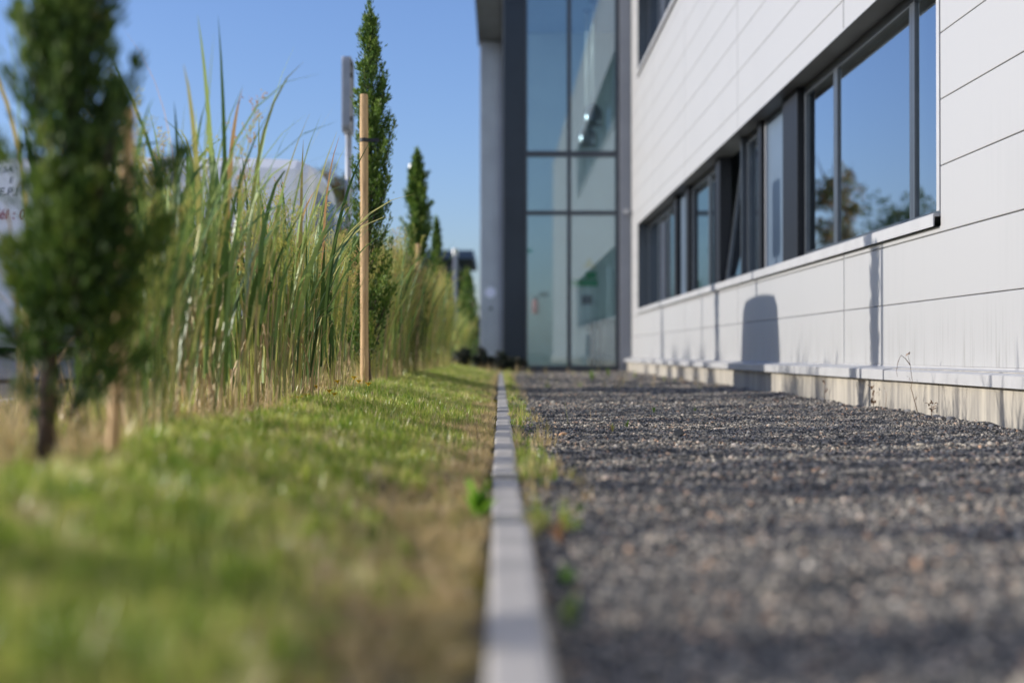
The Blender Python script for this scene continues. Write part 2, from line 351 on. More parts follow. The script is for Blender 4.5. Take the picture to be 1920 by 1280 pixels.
# ------------------------------------------------------------------ building
B = thing('office_building', 'white panelled office building with dark ribbon windows and glass lobby', 'building', (2.3, 0, 0))
def part(mb, name, m, parent=B, bevel=0, smooth=False, label=None):
    # geometry is written in world coordinates: shift into the frame of the building
    o = mb.build(name, m, parent, smooth, bevel)
    o.data.transform(Matrix.Translation((-2.3, 0, 0)))
    if label: o['label'] = label
    return o
def sub(mb, name, m, parent, bevel=0, smooth=False):
    o = mb.build(name, m, parent, smooth, bevel); o.data.transform(Matrix.Translation((-2.3, 0, 0))); return o
WX = 2.3; GX = 2.5; ROOF = 8.4
WY0, WY1 = 7.46, 23.75; YEND = 24.9
zj = [0.267 + 0.347 * k for k in range(0, 25)]
vj = [-11.3, -7.1, -2.9, 1.3, 5.3, 9.5, 13.75, 17.7, 21.4]
pan = MB()
def region(y0, y1, z0, z1, usev=True):
    zs = [z0] + [z for z in zj if z0 + 0.02 < z < z1 - 0.02] + [z1]
    ys = [y0] + ([v for v in vj if y0 + 0.1 < v < y1 - 0.1] if usev else []) + [y1]
    for i in range(len(ys) - 1):
        for j in range(len(zs) - 1):
            g0 = 0.004 if i > 0 else 0; g1 = 0.004 if i < len(ys) - 2 else 0
            ga = 0.0022 if j > 0 else 0; gb = 0.0022 if j < len(zs) - 2 else 0
            g0 *= 3; g1 *= 3
            pan.box(WX, WX + 0.06, ys[i] + g0, ys[i + 1] - g1, zs[j] + ga, zs[j + 1] - gb)
LZ0, LZ1, UZ0, UZ1 = 1.0, 2.49, 4.93, 6.42
region(-12, WY1 + 0.002, 0.262, 0.958)
region(-12, WY0 - 0.055, 0.964, ROOF - 0.12)
region(WY0 - 0.053, WY1 + 0.002, 0.964, LZ0 - 0.004)
region(WY0 - 0.053, WY1 + 0.002, LZ1 + 0.012, UZ0 - 0.004)
region(WY0 - 0.053, WY1 + 0.002, UZ1 + 0.012, ROOF - 0.12)
region(WY1 + 0.004, YEND, 0.262, ROOF - 0.12)
part(pan, 'wall', M['panel'], bevel=0.004)
bk = MB()
def backing(y0, y1, z0, z1): bk.box(WX + 0.014, WX + 0.19, y0, y1, z0, z1)
backing(-12, WY0 - 0.02, 0.1, ROOF - 0.13); backing(WY0 - 0.018, WY1 + 0.02, 0.1, LZ0 - 0.01); backing(WY0 - 0.018, WY1 + 0.02, LZ1 + 0.045, UZ0 - 0.01)
backing(WY0 - 0.018, WY1 + 0.02, UZ1 + 0.045, ROOF - 0.13); backing(WY1 + 0.022, YEND - 0.002, 0.1, ROOF - 0.13)
part(bk, 'wall_backing', M['joint'])
for v in vj:
    if v < 0: continue
    spans = [(0.262, LZ0 - 0.005), (LZ1 + 0.012, UZ0 - 0.005), (UZ1 + 0.012, ROOF - 0.12)] if v > WY0 else [(0.262, ROOF - 0.12)]
    for z0, z1 in spans:
        t = MB(); t.box(WX + 0.012, WX + 0.055, v - 0.008, v + 0.008, z0, z1); part(t, 'joint_trim', M['joint_trim'])
# base flashing, in overlapping lengths
ys = [-12, -8, -4, 0, 4.0, 8.05, 12.25, 16.3, 20.4, YEND + 0.02]
for i in range(len(ys) - 1):
    f = MB(); y0, y1 = ys[i] + 0.002, ys[i + 1] - 0.002; o_ = 0.006 if i % 2 else 0.0; zz = 0.004 * (i % 2)
    pr = [(WX - 0.003, 0.262), (WX - 0.003, 0.255), (2.185 - o_, 0.236 + zz), (2.175 - o_, 0.232 + zz), (2.175 - o_, 0.180), (2.183 - o_, 0.180), (2.186 - o_, 0.226), (WX + 0.05, 0.247), (WX + 0.05, 0.262)]
    n = len(pr); V = [(x, yy, z) for yy in (y0, y1) for x, z in pr]
    f.add(V, [(k, (k + 1) % n, n + (k + 1) % n, n + k) for k in range(n)] + [tuple(range(n))[::-1], tuple(range(n, 2 * n))])
    part(f, 'base_flashing', M['trim'])
pl = MB(); y = -12.0
while y < YEND - 0.5:
    pl.box(2.225 + rk.uniform(-0.001, 0.001), 2.5, y + 0.003, min(y + 1.197, YEND), -0.3, 0.246); y += 1.2
part(pl, 'plinth', M['plinth'], bevel=0.003)

# windows
def reveal(z0, z1):
    # soffit, jambs and sill of a ribbon window
    s = MB(); s.box(WX + 0.004, GX + 0.06, WY0, WY1, z1 + 0.006, z1 + 0.04); part(s, 'window_soffit', M['soffit'])
    s = MB(); s.box(WX - 0.004, WX + 0.003, WY0 - 0.05, WY1 + 0.04, z1 - 0.004, z1 + 0.010); part(s, 'head_trim', M['trim'])
    s = MB(); s.box(WX - 0.006, GX + 0.05, WY0 - 0.05, WY0 - 0.002, z0 + 0.075, z1 - 0.006); part(s, 'window_jamb', M['trim'], bevel=0.002)
    s = MB(); s.box(WX + 0.003, GX + 0.05, WY1, WY1 + 0.018, z0 + 0.06, z1 + 0.004); part(s, 'window_jamb', M['anth'])
    ys = [WY0 - 0.045, 12.9, 18.2, WY1 + 0.02]
    for i in range(3):
        f = MB(); y0, y1 = ys[i] + 0.002, ys[i + 1] - 0.002
        pr = [(GX - 0.02, z0 + 0.078), (WX - 0.03, z0 + 0.062), (WX - 0.036, z0 + 0.056), (WX - 0.036, z0 - 0.006), (WX - 0.030, z0 - 0.006), (WX - 0.028, z0 + 0.045), (GX - 0.02, z0 + 0.060)]
        n = len(pr); V = [(x, yy, z) for yy in (y0, y1) for x, z in pr]
        f.add(V, [(k, (k + 1) % n, n + (k + 1) % n, n + k) for k in range(n)] + [tuple(range(n))[::-1], tuple(range(n, 2 * n))])
        part(f, 'window_sill', M['trim'])
    return
def win(y0, y1, z0, z1, fw=0.05, blind=False, ft=0.07, tilt=0):
    f = MB()
    xo, xi = GX - 0.022, GX + 0.03
    f.box(xo, xi, y0, y0 + fw, z0, z1); f.box(xo, xi, y1 - fw, y1, z0, z1)
    f.box(xo + 0.001, xi - 0.001, y0 + fw, y1 - fw, z0, z0 + fw + 0.01); f.box(xo + 0.001, xi - 0.001, y0 + fw, y1 - fw, z1 - ft, z1)
    # inner glazing bead
    wn = part(f, 'window', M['anth'], bevel=0.003)
    g = MB(); g.box(GX - 0.006, GX + 0.006, y0 + fw - 0.005, y1 - fw + 0.005, z0 + fw, z1 - ft + 0.005)
    gp = sub(g, 'pane', M['glass'], wn)
    if blind:
        b = MB(); z = z0 + fw + 0.02; a = R(28)
        while z < z1 - ft - 0.02:
            cx = GX + 0.045; hw = 0.0125
            V = []
            for yy in (y0 + fw + 0.01, y1 - fw - 0.01):
                V += [(cx - hw * math.cos(a), yy, z - hw * math.sin(a)), (cx, yy, z + 0.0015), (cx + hw * math.cos(a), yy, z + hw * math.sin(a))]
            b.add(V, [(0, 1, 4, 3), (1, 2, 5, 4)]); z += 0.024
        sub(b, 'blind', M['blind'], wn)
    if tilt:
        piv = Vector((GX - 2.3, 0, z0 + 0.01)); mt = Matrix.Translation(piv) @ Matrix.Rotation(R(tilt), 4, 'Y') @ Matrix.Translation(-piv)
        wn.data.transform(mt); gp.data.transform(mt)
        wn['label'] = 'top-hung window tilted open inward'
    return wn
def pier(y0, y1, z0, z1, m, dx=0.0, name='window_pier'):
    s = MB(); s.box(GX - 0.05 + dx, GX + 0.05, y0, y1, z0, z1); return part(s, name, m, bevel=0.003)
for (z0, z1, top) in ((LZ0 + 0.08, LZ1 + 0.004, False), (UZ0 + 0.08, UZ1 + 0.004, True)):
    reveal(z0 - 0.08, LZ1 if not top else UZ1)
    win(7.462, 8.53, z0, z1, 0.05, True, 0.06)
    win(8.532, 10.485, z0, z1, 0.055, True); win(10.487, 11.56, z0, z1, 0.06, False)
    pier(11.562, 12.16, z0, z1, M['pier'], -0.03)
    f = pier(12.162, 13.22, z0, z1, M['infill'], 0.03, 'infill_panel')
    for yy in (12.165, 13.16): pier(yy, yy + 0.05, z0, z1, M['greyblue'], 0.012, 'mullion')
    pier(13.224, 13.40, z0, z1, M['pier'], -0.02)
    win(13.402, 14.25, z0, z1, 0.05)
    if not top:
        win(14.29, 15.66, z0, z1, 0.06, False, 0.06, tilt=7.5)
        pier(14.252, 14.288, z0, z1, M['anth'], -0.03, 'mullion')
    else: win(14.252, 15.66, z0, z1, 0.05)
    pier(15.662, 15.95, z0, z1, M['pier'], -0.03)
    win(15.952, 16.85, z0, z1, 0.05); win(16.852, 18.35, z0, z1, 0.05)
    pier(18.352, 18.62, z0, z1, M['pier'], -0.02)
    pier(18.622, 19.5, z0, z1, M['infill'], 0.03, 'infill_panel')
    pier(19.502, 19.8, z0, z1, M['pier'], -0.03)
    win(19.802, 20.9, z0, z1, 0.05, True); win(20.902, 22.2, z0, z1, 0.05); win(22.202, 23.748, z0, z1, 0.05, True)
# rooms behind the windows
rm = MB()
for z0, z1 in ((0.3, 3.0), (4.2, 7.0)):
    rm.box(6.0, 6.1, WY0 - 0.3, WY1 + 0.3, z0, z1); rm.box(GX + 0.07, 6.0, WY0 - 0.3, WY1 + 0.3, z0 - 0.1, z0 - 0.002)
    rm.box(GX + 0.07, 6.0, WY0 - 0.3, WY1 + 0.3, z1 + 0.002, z1 + 0.1)
    for yy in (WY0 - 0.4, 12.0, 18.4, WY1 + 0.3): rm.box(GX + 0.06, 5.998, yy, yy + 0.1, z0, z1)
part(rm, 'interior_partition', M['room'])
# roof with the portico overhang, parapet trim
rf = MB(); rf.box(2.302, 14, -12, 24.96, ROOF - 0.12, ROOF + 0.1); rf.box(-0.58, 14, 24.965, 37.4, ROOF, ROOF + 0.35)
part(rf, 'roof', M['soffit'])
pt = MB(); pt.box(WX - 0.02, WX - 0.0, -12, 24.96, ROOF - 0.118, ROOF + 0.12); part(pt, 'parapet_trim', M['trim'])
ow = MB(); ow.box(13.8, 14, -12, 37, 0, ROOF - 0.13); ow.box(2.5, 13.79, -12, -11.8, 0, ROOF - 0.13); ow.box(0.2, 13.79, 37.0, 37.2, 0, ROOF - 0.01)
part(ow, 'rear_wall', M['panel'])
# portico column (grey slab) at the far end, round sticker and fittings on it
fn = MB(); fn.box(-0.525, 0.075, 36.8, 36.99, 0, ROOF - 0.002); fin = part(fn, 'column', M['fin'], bevel=0.01, label='tall grey blue slab column carrying the roof overhang')
fs = MB(); fs.lathe([(0, -0.006), (0.13, -0.006), (0.14, -0.003), (0.14, 0.0)], (-0.25, 36.795, 1.90), 28, 'y'); sub(fs, 'round_sign', mat('sticker_lilac', (0.50, 0.50, 0.62), 0.5), fin)
fs = MB(); fs.lathe([(0, -0.03), (0.04, -0.03), (0.05, -0.01), (0.05, 0.0)], (-0.24, 36.795, 1.49), 16, 'y'); sub(fs, 'doorbell', M['anth'], fin)
# glass lobby front
FY = 25.0
pr = MB(); pr.box(0.05, 0.44, FY - 0.06, FY + 0.25, -0.1, ROOF - 0.002); part(pr, 'column', M['anth2'], bevel=0.01, label='dark anthracite corner pier left of the glass front')
pr = MB(); pr.box(2.10, WX - 0.005, FY - 0.08, FY + 0.1, -0.1, ROOF - 0.13); pr.box(2.10, WX + 0.3, FY - 0.02, FY + 0.1, -0.1, ROOF - 0.135); part(pr, 'corner_panel', M['greyblue'], bevel=0.005)
GW = MB(); GW.box(0.44, 2.098, FY - 0.06, FY + 0.06, 0.02, 0.11)
gwo = part(GW, 'glass_front', M['anth'])
for x0, x1 in ((0.441, 0.475), (1.175, 1.245), (2.02, 2.098)):
    m_ = MB(); m_.box(x0, x1, FY - 0.065, FY + 0.05, 0.112, ROOF - 0.003); sub(m_, 'mullion', M['anth'], gwo)
zt = [3.79 + 0.04, 2.78, 7.6]
for z, h in ((3.78, 0.10), (2.755, 0.075), (7.6, 0.08)):
    for x0, x1 in ((0.476, 1.174), (1.246, 2.019)):
        m_ = MB(); m_.box(x0, x1, FY - 0.055, FY + 0.04, z, z + h); sub(m_, 'transom', M['anth'], gwo)
zz = [0.112, 2.755, 3.78, 7.6, ROOF - 0.01]; hh = [0, 0.075, 0.10, 0.08]
for k in range(4):
    for x0, x1 in ((0.476, 1.174), (1.246, 2.019)):
        m_ = MB(); m_.box(x0, x1, FY - 0.006, FY + 0.006, zz[k] + hh[k], zz[k + 1]); sub(m_, 'pane', M['lobbyglass'], gwo)
# lobby: side glazing towards the sun, back wall, floor, ceiling
sg = MB()
for yy in (27.9, 30.9, 33.9, 36.6): sg.box(0.06, 0.16, yy, yy + 0.08, 0, ROOF - 0.002)
for z in (0.02, 2.755, 5.5): sg.box(0.07, 0.15, 25.26, 36.59, z, z + 0.08)
sgo = part(sg, 'side_glazing', M['anth'])
m_ = MB(); m_.box(0.105, 0.117, 25.26, 36.59, 0.1, ROOF - 0.01); sub(m_, 'pane', M['lobbyglass'], sgo)
lb = MB(); lb.box(0.2, 6.0, 29.6, 29.75, 0, ROOF - 0.01); lb.box(6.0, 6.1, 25.2, 29.75, 0, ROOF - 0.01); lb.box(2.5, 6.0, 25.12, 25.22, 0, ROOF - 0.14)
part(lb, 'interior_wall', M['lobbywall'])
lf = MB(); lf.box(0.1, 6, 25.07, 36.9, -0.03, 0.02); part(lf, 'floor', M['lobbyfloor'])
lc = MB(); lc.box(0.2, 5.99, 25.26, 29.59, 7.0, 7.15); part(lc, 'ceiling', mat('lobby_ceiling', (0.30, 0.38, 0.50), 0.8))
dr = MB(); dr.box(1.80, 1.88, 29.45, 29.58, 0.03, 1.0); dr.box(1.95, 2.03, 29.45, 29.58, 0.03, 1.0); dr.box(2.10, 2.9, 29.5, 29.58, 0.03, 1.05)
part(dr, 'radiator', mat('radiator_grey', (0.25, 0.26, 0.27), 0.5))
# little wall fixture on the corner
cm = MB(); cm.lathe([(0.0, -0.09), (0.045, -0.09), (0.05, -0.03), (0.035, 0.06), (0.0, 0.06)], (2.20, 24.78, 2.80), 16, 'y'); cm.box(2.19, 2.296, 24.79, 24.82, 2.79, 2.81)
part(cm, 'wall_lamp', M['trim'], smooth=False)
# things in the lobby
def pendant(x, y, z, lab):
    t = thing('pendant_lamp', lab, 'lamp', (x, y, z), 'pendant lamps in the glass lobby')
    s = MB(); s.lathe([(0.035, 0.30), (0.06, 0.29), (0.13, 0.24), (0.18, 0.13), (0.19, 0.0), (0.185, -0.10), (0.178, -0.10), (0.18, 0.0), (0.17, 0.12), (0.12, 0.22), (0.03, 0.27)], (0, 0, 0), 28)
    s.build('lamp_shade', M['chrome'], t, smooth=True)
    s = MB(); s.tube([(0, 0, 0.29), (0, 0, 6.99 - z)], 0.033, 10); s.build('suspension_tube', M['cord'], t, smooth=True)
    s = MB(); s.lathe([(0, 6.998 - z), (0.07, 6.998 - z), (0.07, 6.96 - z), (0.03, 6.95 - z)], (0, 0, 0), 16); s.build('ceiling_rose', M['chrome'], t)
pendant(1.76, 26.9, 4.74, 'upper silver dome lamp hanging on a long pale tube in lobby')
pendant(1.69, 27.6, 4.45, 'lower silver dome lamp hanging just under the other lobby lamp')
def plaque(x0, x1, z0, z1, m, name, lab, cat, y=29.57, th=0.02, parent=None):
    s = MB(); s.box(x0, x1, y, y + th, z0, z1); o = s.build(name, m, parent)
    if not parent: tag(o, lab, cat)
    return o
GREEN = mat('exit_green', (0.01, 0.30, 0.12), 0.5); WHITE = mat('sign_white', (0.75, 0.75, 0.73), 0.5); REDM = mat('signal_red', (0.5, 0.05, 0.04), 0.5)
plaque(1.50, 2.02, 1.72, 1.86, GREEN, 'exit_sign', 'wide green emergency exit sign on the pale lobby wall', 'sign')
plaque(1.78, 2.0, 1.88, 2.02, GREEN, 'escape_plan', 'green escape plan sign directly above the wide exit sign', 'sign')
plaque(0.50, 0.66, 2.42, 2.50, GREEN, 'exit_sign', 'small green exit sign behind the upper left lobby pane', 'sign')
tr = MB(); cx, cz, y_ = 1.85, 2.10, 29.57
tr.add([(cx - 0.13, y_, cz), (cx + 0.13, y_, cz), (cx, y_, cz + 0.23), (cx - 0.13, y_ + 0.015, cz), (cx + 0.13, y_ + 0.015, cz), (cx, y_ + 0.015, cz + 0.23)], [(0, 1, 2), (5, 4, 3), (0, 3, 4, 1), (1, 4, 5, 2), (2, 5, 3, 0)])
tag(tr.build('warning_sign', mat('warning_yellow', (0.55, 0.48, 0.22), 0.6)), 'pale yellow warning triangle above the green lobby signs', 'sign')
plaque(1.70, 1.90, 1.35, 1.53, mat('box_dark', (0.06, 0.06, 0.07), 0.5), 'wall_box', 'dark square box on the lobby wall under the exit sign', 'box', th=0.025, y=29.55)
plaque(0.82, 1.00, 1.50, 1.60, mat('box_grey', (0.12, 0.14, 0.14), 0.5), 'wall_box', 'small dark grey box on lobby wall behind left pane', 'box', th=0.03, y=29.55)
ext = thing('fire_extinguisher', 'small red fire extinguisher on lobby wall behind left pane', 'extinguisher', (0.73, 29.5, 1.15))
s = MB(); s.lathe([(0, 0), (0.055, 0.0), (0.055, 0.25), (0.03, 0.3), (0, 0.3)], (0, 0, 0), 16); s.build('cylinder', REDM, ext, smooth=True)
s = MB(); s.box(-0.03, 0.05, -0.015, 0.015, 0.30, 0.35); s.build('valve', M['rubber'], ext)

# ------------------------------------------------------------------ vegetation builders
def leaflets(Pn, D, L, W, rs, n_side=None):
    """diamond leaves: base Pn (n,3), unit direction D, lengths L, widths W -> V, Q"""
    r = rs.normal(size=Pn.shape); Sd = np.cross(D, r); Sd /= np.linalg.norm(Sd, axis=1)[:, None] + 1e-9
    mid = Pn + D * (L * 0.45)[:, None]
    V = np.stack([Pn, mid + Sd * (W / 2)[:, None], Pn + D * L[:, None], mid - Sd * (W / 2)[:, None]], 1).reshape(-1, 3)
    Q = np.arange(len(Pn) * 4).reshape(-1, 4)
    return V, Q

def cypress(name, label, loc, H, prof, seed, nb, per, leaf, trunk_pts, trunk_r, stake=None, extra=(), tie=None, bare=0.0, fm='cyp', rag=0.0):
    rs = np.random.RandomState(seed); t = thing(name, label, 'tree', loc, 'young cypress trees staked in a row beside the lawn')
    zs = [p[0] for p in prof]; rr = [p[1] for p in prof]
    def axis(z):
        k = z / H; i = min(int(k * (len(trunk_pts) - 1)), len(trunk_pts) - 2); f = k * (len(trunk_pts) - 1) - i
        return np.array(trunk_pts[i]) * (1 - f) + np.array(trunk_pts[i + 1]) * f
    Pn, D, L, W, T = [], [], [], [], []
    branches = []
    for i in range(nb):
        u = rs.rand(); zb = bare + (H - bare) * (u ** 0.9) * 0.93
        ang = rs.rand() * 2 * math.pi
        zt = min(H, zb + rs.uniform(0.14, 0.36) * (1 - 0.5 * zb / H))
        rt = np.interp(zt, zs, rr) * rs.uniform(0.55 - 0.3 * rag, 1.0 + 0.5 * rag)
        if rs.rand() < 0.12: rt *= 1.18
        a = axis(zb); b = axis(zt)
        p0 = np.array([a[0], a[1], zb]) + np.array([math.cos(ang), math.sin(ang), 0]) * rt * 0.25
        p1 = np.array([b[0], b[1], zt]) + np.array([math.cos(ang), math.sin(ang), 0]) * rt
        branches.append((p0, p1, rs.uniform(0.7, 1.1)))
    for (p0, p1, sc) in extra: branches.append((np.array(p0), np.array(p1), sc))
    for p0, p1, sc in branches:
        dd = (p1 - p0); dl = np.linalg.norm(dd); dd /= dl
        n = int(per * sc); s = rs.rand(n) ** 0.8
        rad = 0.023 * sc * (1.05 - s) + 0.003
        off = rs.normal(size=(n, 3)) * rad[:, None]
        pos = p0 + dd * (s * dl)[:, None] + off
        dr_ = dd * 0.9 + np.array([0, 0, 0.55]) + off / (rad[:, None] + 1e-6) * 0.30 + rs.normal(size=(n, 3)) * 0.14
        dr_ /= np.linalg.norm(dr_, axis=1)[:, None]
        Pn.append(pos); D.append(dr_); L.append(leaf * rs.uniform(0.6, 1.3, n)); W.append(leaf * rs.uniform(0.22, 0.4, n))
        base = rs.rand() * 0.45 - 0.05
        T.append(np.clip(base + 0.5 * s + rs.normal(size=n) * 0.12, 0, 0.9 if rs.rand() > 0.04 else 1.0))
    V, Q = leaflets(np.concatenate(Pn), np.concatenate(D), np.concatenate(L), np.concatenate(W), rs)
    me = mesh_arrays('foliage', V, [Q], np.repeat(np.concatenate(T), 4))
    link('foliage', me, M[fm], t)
    tb = MB(); m = len(trunk_pts)
    pts = [(p[0], p[1], H * 0.97 * k / (m - 1)) for k, p in enumerate(trunk_pts)]
    tb.tube([(pts[0][0], pts[0][1], -0.05)] + pts[1:], [trunk_r * (1 - 0.85 * k / (m - 1)) for k in range(m)], 10)
    for p0, p1, sc in branches[::3]: tb.tube([p0, (p0 + p1) / 2, p0 * 0.15 + p1 * 0.85], [trunk_r * 0.22, trunk_r * 0.16, trunk_r * 0.06], 4, cap=False)
    tb.build('trunk', M['bark'], t, smooth=True)
    return t
def stake(label, loc, h, r, lean=(0, 0), tiez=None, tie_to=(0.1, 0.1)):
    t = thing('wooden_stake', label, 'stake', loc, 'wooden stakes holding the young cypresses')
    s = MB(); n = 8
    pts = [(lean[0] * k / n, lean[1] * k / n, -0.1 + (h + 0.1) * k / n) for k in range(n + 1)]
    rad = [r * (1 + 0.05 * math.sin(k * 2.1)) for k in range(n + 1)]
    pts.append((lean[0], lean[1], h + 0.006)); rad.append(r * 0.8)
    s.tube(pts, rad, 14); s.build('pole', M['wood'], t, smooth=False)
    if tiez:
        b = MB(); f = tiez / h
        b.lathe([(r * 1.06, -0.012), (r * 1.14, -0.010), (r * 1.14, 0.010), (r * 1.06, 0.012)], (lean[0] * f, lean[1] * f, tiez), 16)
        b.box(lean[0] * f + r, lean[0] * f + tie_to[0], -0.006, 0.006, tiez - 0.011, tiez + 0.011)
        b.build('tie', M['rubber'], t)
    return t

# cypress 1 (very near, out of focus, taller than the frame)
def gl(x, y): return tz(x, y)
x1, y1 = -0.775, 2.62
tp = [(-0.065, 0), (-0.055, 0), (-0.038, 0), (-0.015, 0), (-0.022, 0), (0.0, 0.01), (0.012, 0), (0.036, 0), (0.05, 0.0), (0.065, 0), (0.075, 0), (0.08, 0), (0.085, 0), (0.09, 0)]
ex = [((0.01, 0.02, 0.3), (0.0, 0.17, 0.55), 1.6), ((0.01, -0.02, 0.25), (0.02, -0.15, 0.48), 1.4), ((0.02, 0.02, 0.5), (0.03, 0.15, 0.75), 1.4), ((0.0, 0.0, 0.2), (0.0, 0.14, 0.38), 1.4), ((-0.02, 0, 0.16), (-0.15, 0, 0.27), 0.8), ((-0.03, 0, 0.08), (-0.12, 0.02, 0.16), 0.6), ((0.0, 0, 0.12), (0.13, 0, 0.22), 0.8), ((-0.02, 0, 0.10), (0.05, 0.02, 0.22), 0.7), ((-0.0, 0, 0.42), (-0.17, -0.02, 0.62), 1.6), ((0.0, 0.01, 0.5), (-0.14, 0.02, 0.74), 1.1), ((0, 0, 0.25), (-0.09, 0.02, 0.45), 1.8), ((0, 0, 0.3), (0.06, 0.05, 0.5), 1.8), ((0, 0, 0.34), (-0.04, -0.05, 0.55), 1.6), ((0, 0.02, 0.22), (0.11, 0.04, 0.42), 1.8), ((0.02, 0, 0.38), (0.19, -0.03, 0.58), 2.0), ((0.02, 0, 0.28), (0.16, 0.0, 0.46), 2.0), ((0.02, 0, 0.16), (0.10, 0.0, 0.30), 1.2),
      ((0.0, 0, 0.30), (-0.13, 0.0, 0.42), 1.3), ((0.0, 0, 0.22), (-0.12, -0.02, 0.36), 1.0), ((0.03, 0, 0.5), (0.11, -0.03, 0.75), 1.2), ((0, 0, 0.36), (-0.19, 0.05, 0.41), 1.3), ((0.02, 0, 0.22), (0.10, 0, 0.34), 1.0),
      ((0.0, 0, 0.62), (-0.11, 0, 0.85), 1.0), ((0.0, 0, 0.26), (-0.06, 0, 0.42), 1.2), ((0.03, 0, 0.3), (0.08, 0, 0.5), 1.3)]
cypress('cypress_tree', 'nearest cypress, large and blurred at the left edge, trunk showing below', (x1, y1, gl(x1, y1)), 2.45,
        [(0, 0.03), (0.25, 0.08), (0.4, 0.125), (0.6, 0.125), (0.8, 0.095), (1.1, 0.09), (1.6, 0.10), (2.1, 0.07), (2.45, 0.01)], 3, 230, 165, 0.028, tp, 0.018, extra=ex, bare=0.15, fm='cypd', rag=0.5)
stake('pale wooden stake behind the nearest blurred cypress', (-0.765, 2.80, gl(-0.73, 2.68)), 0.70, 0.0125, (0.035, 0))
# cypress 2
x2, y2 = -0.800, 8.72
tp = [(0, 0), (-0.02, 0), (-0.03, 0), (-0.01, 0), (0.005, 0), (0.01, 0), (0.015, 0), (0.0, 0.0), (-0.005, 0)]
ex = [((0.06, 0, 1.1), (0.155, 0.0, 1.62), 1.1), ((0.05, 0, 1.0), (0.11, 0.02, 1.45), 1.1), ((0.06, 0, 1.15), (0.13, 0.0, 1.55), 0.9), ((-0.03, 0, 0.65), (-0.15, 0, 1.12), 1.1), ((-0.04, 0, 0.6), (-0.12, 0.0, 1.25), 1.2), ((0.02, 0, 0.3), (0.16, 0, 0.62), 1.2), ((0, 0, 0.4), (0.13, 0.03, 0.9), 1.3), ((-0.03, 0, 0.3), (-0.13, 0, 0.8), 1.2)]
cypress('cypress_tree', 'second cypress, sharp and pointed, tied to the tall stake beside the sign', (x2, y2, gl(x2, y2)), 2.36,
        [(0, 0.05), (0.2, 0.13), (0.5, 0.165), (0.9, 0.15), (1.2, 0.10), (1.5, 0.115), (1.8, 0.105), (2.1, 0.068), (2.25, 0.035), (2.36, 0.004)], 11, 190, 130, 0.027, tp, 0.018, extra=ex, bare=0.10, rag=0.35)
stake('tall round stake with black tie in front of the second cypress', (-0.815, 8.55, gl(-0.82, 8.55)), 1.75, 0.025, (-0.005, 0), 1.48, (0.09, 0.1))
# cypress 3 and 4
x3, y3 = -0.885, 15.1
cypress('cypress_tree', 'third cypress, blurred, with bare stem above the pampas-like grasses', (x3, y3, gl(x3, y3)), 2.36,
        [(0, 0.04), (0.4, 0.12), (0.9, 0.11), (1.25, 0.07), (1.5, 0.14), (1.8, 0.15), (2.1, 0.10), (2.36, 0.01)], 21, 300, 60, 0.045,
        [(0, 0)] * 6, 0.02, rag=0.4, extra=[((0, 0, 1.4), (-0.17, 0, 1.52), 0.6), ((0, 0, 1.15), (0.14, 0, 1.3), 0.6)], bare=0.15)
stake('wooden stake beside the third cypress in the row', (-0.865, 14.95, gl(-0.87, 15)), 1.35, 0.022, (0.0, 0), 1.2, (-0.05, 0.1))
x4, y4 = -0.905, 20.2
cypress('cypress_tree', 'fourth and farthest cypress, small above the last grasses', (x4, y4, gl(x4, y4)), 2.15,
        [(0, 0.05), (0.4, 0.13), (0.9, 0.13), (1.4, 0.12), (1.8, 0.07), (2.15, 0.004)], 31, 230, 50, 0.045, [(0, 0)] * 6, 0.02,
        extra=[((0, 0, 1.3), (0.27, 0, 1.65), 0.6), ((0, 0, 1.3), (-0.22, 0, 1.7), 0.6)], bare=0.15)
stake('short orange-brown stake at the farthest cypress', (-0.84, 20.0, gl(-0.84, 20)), 1.35, 0.022)

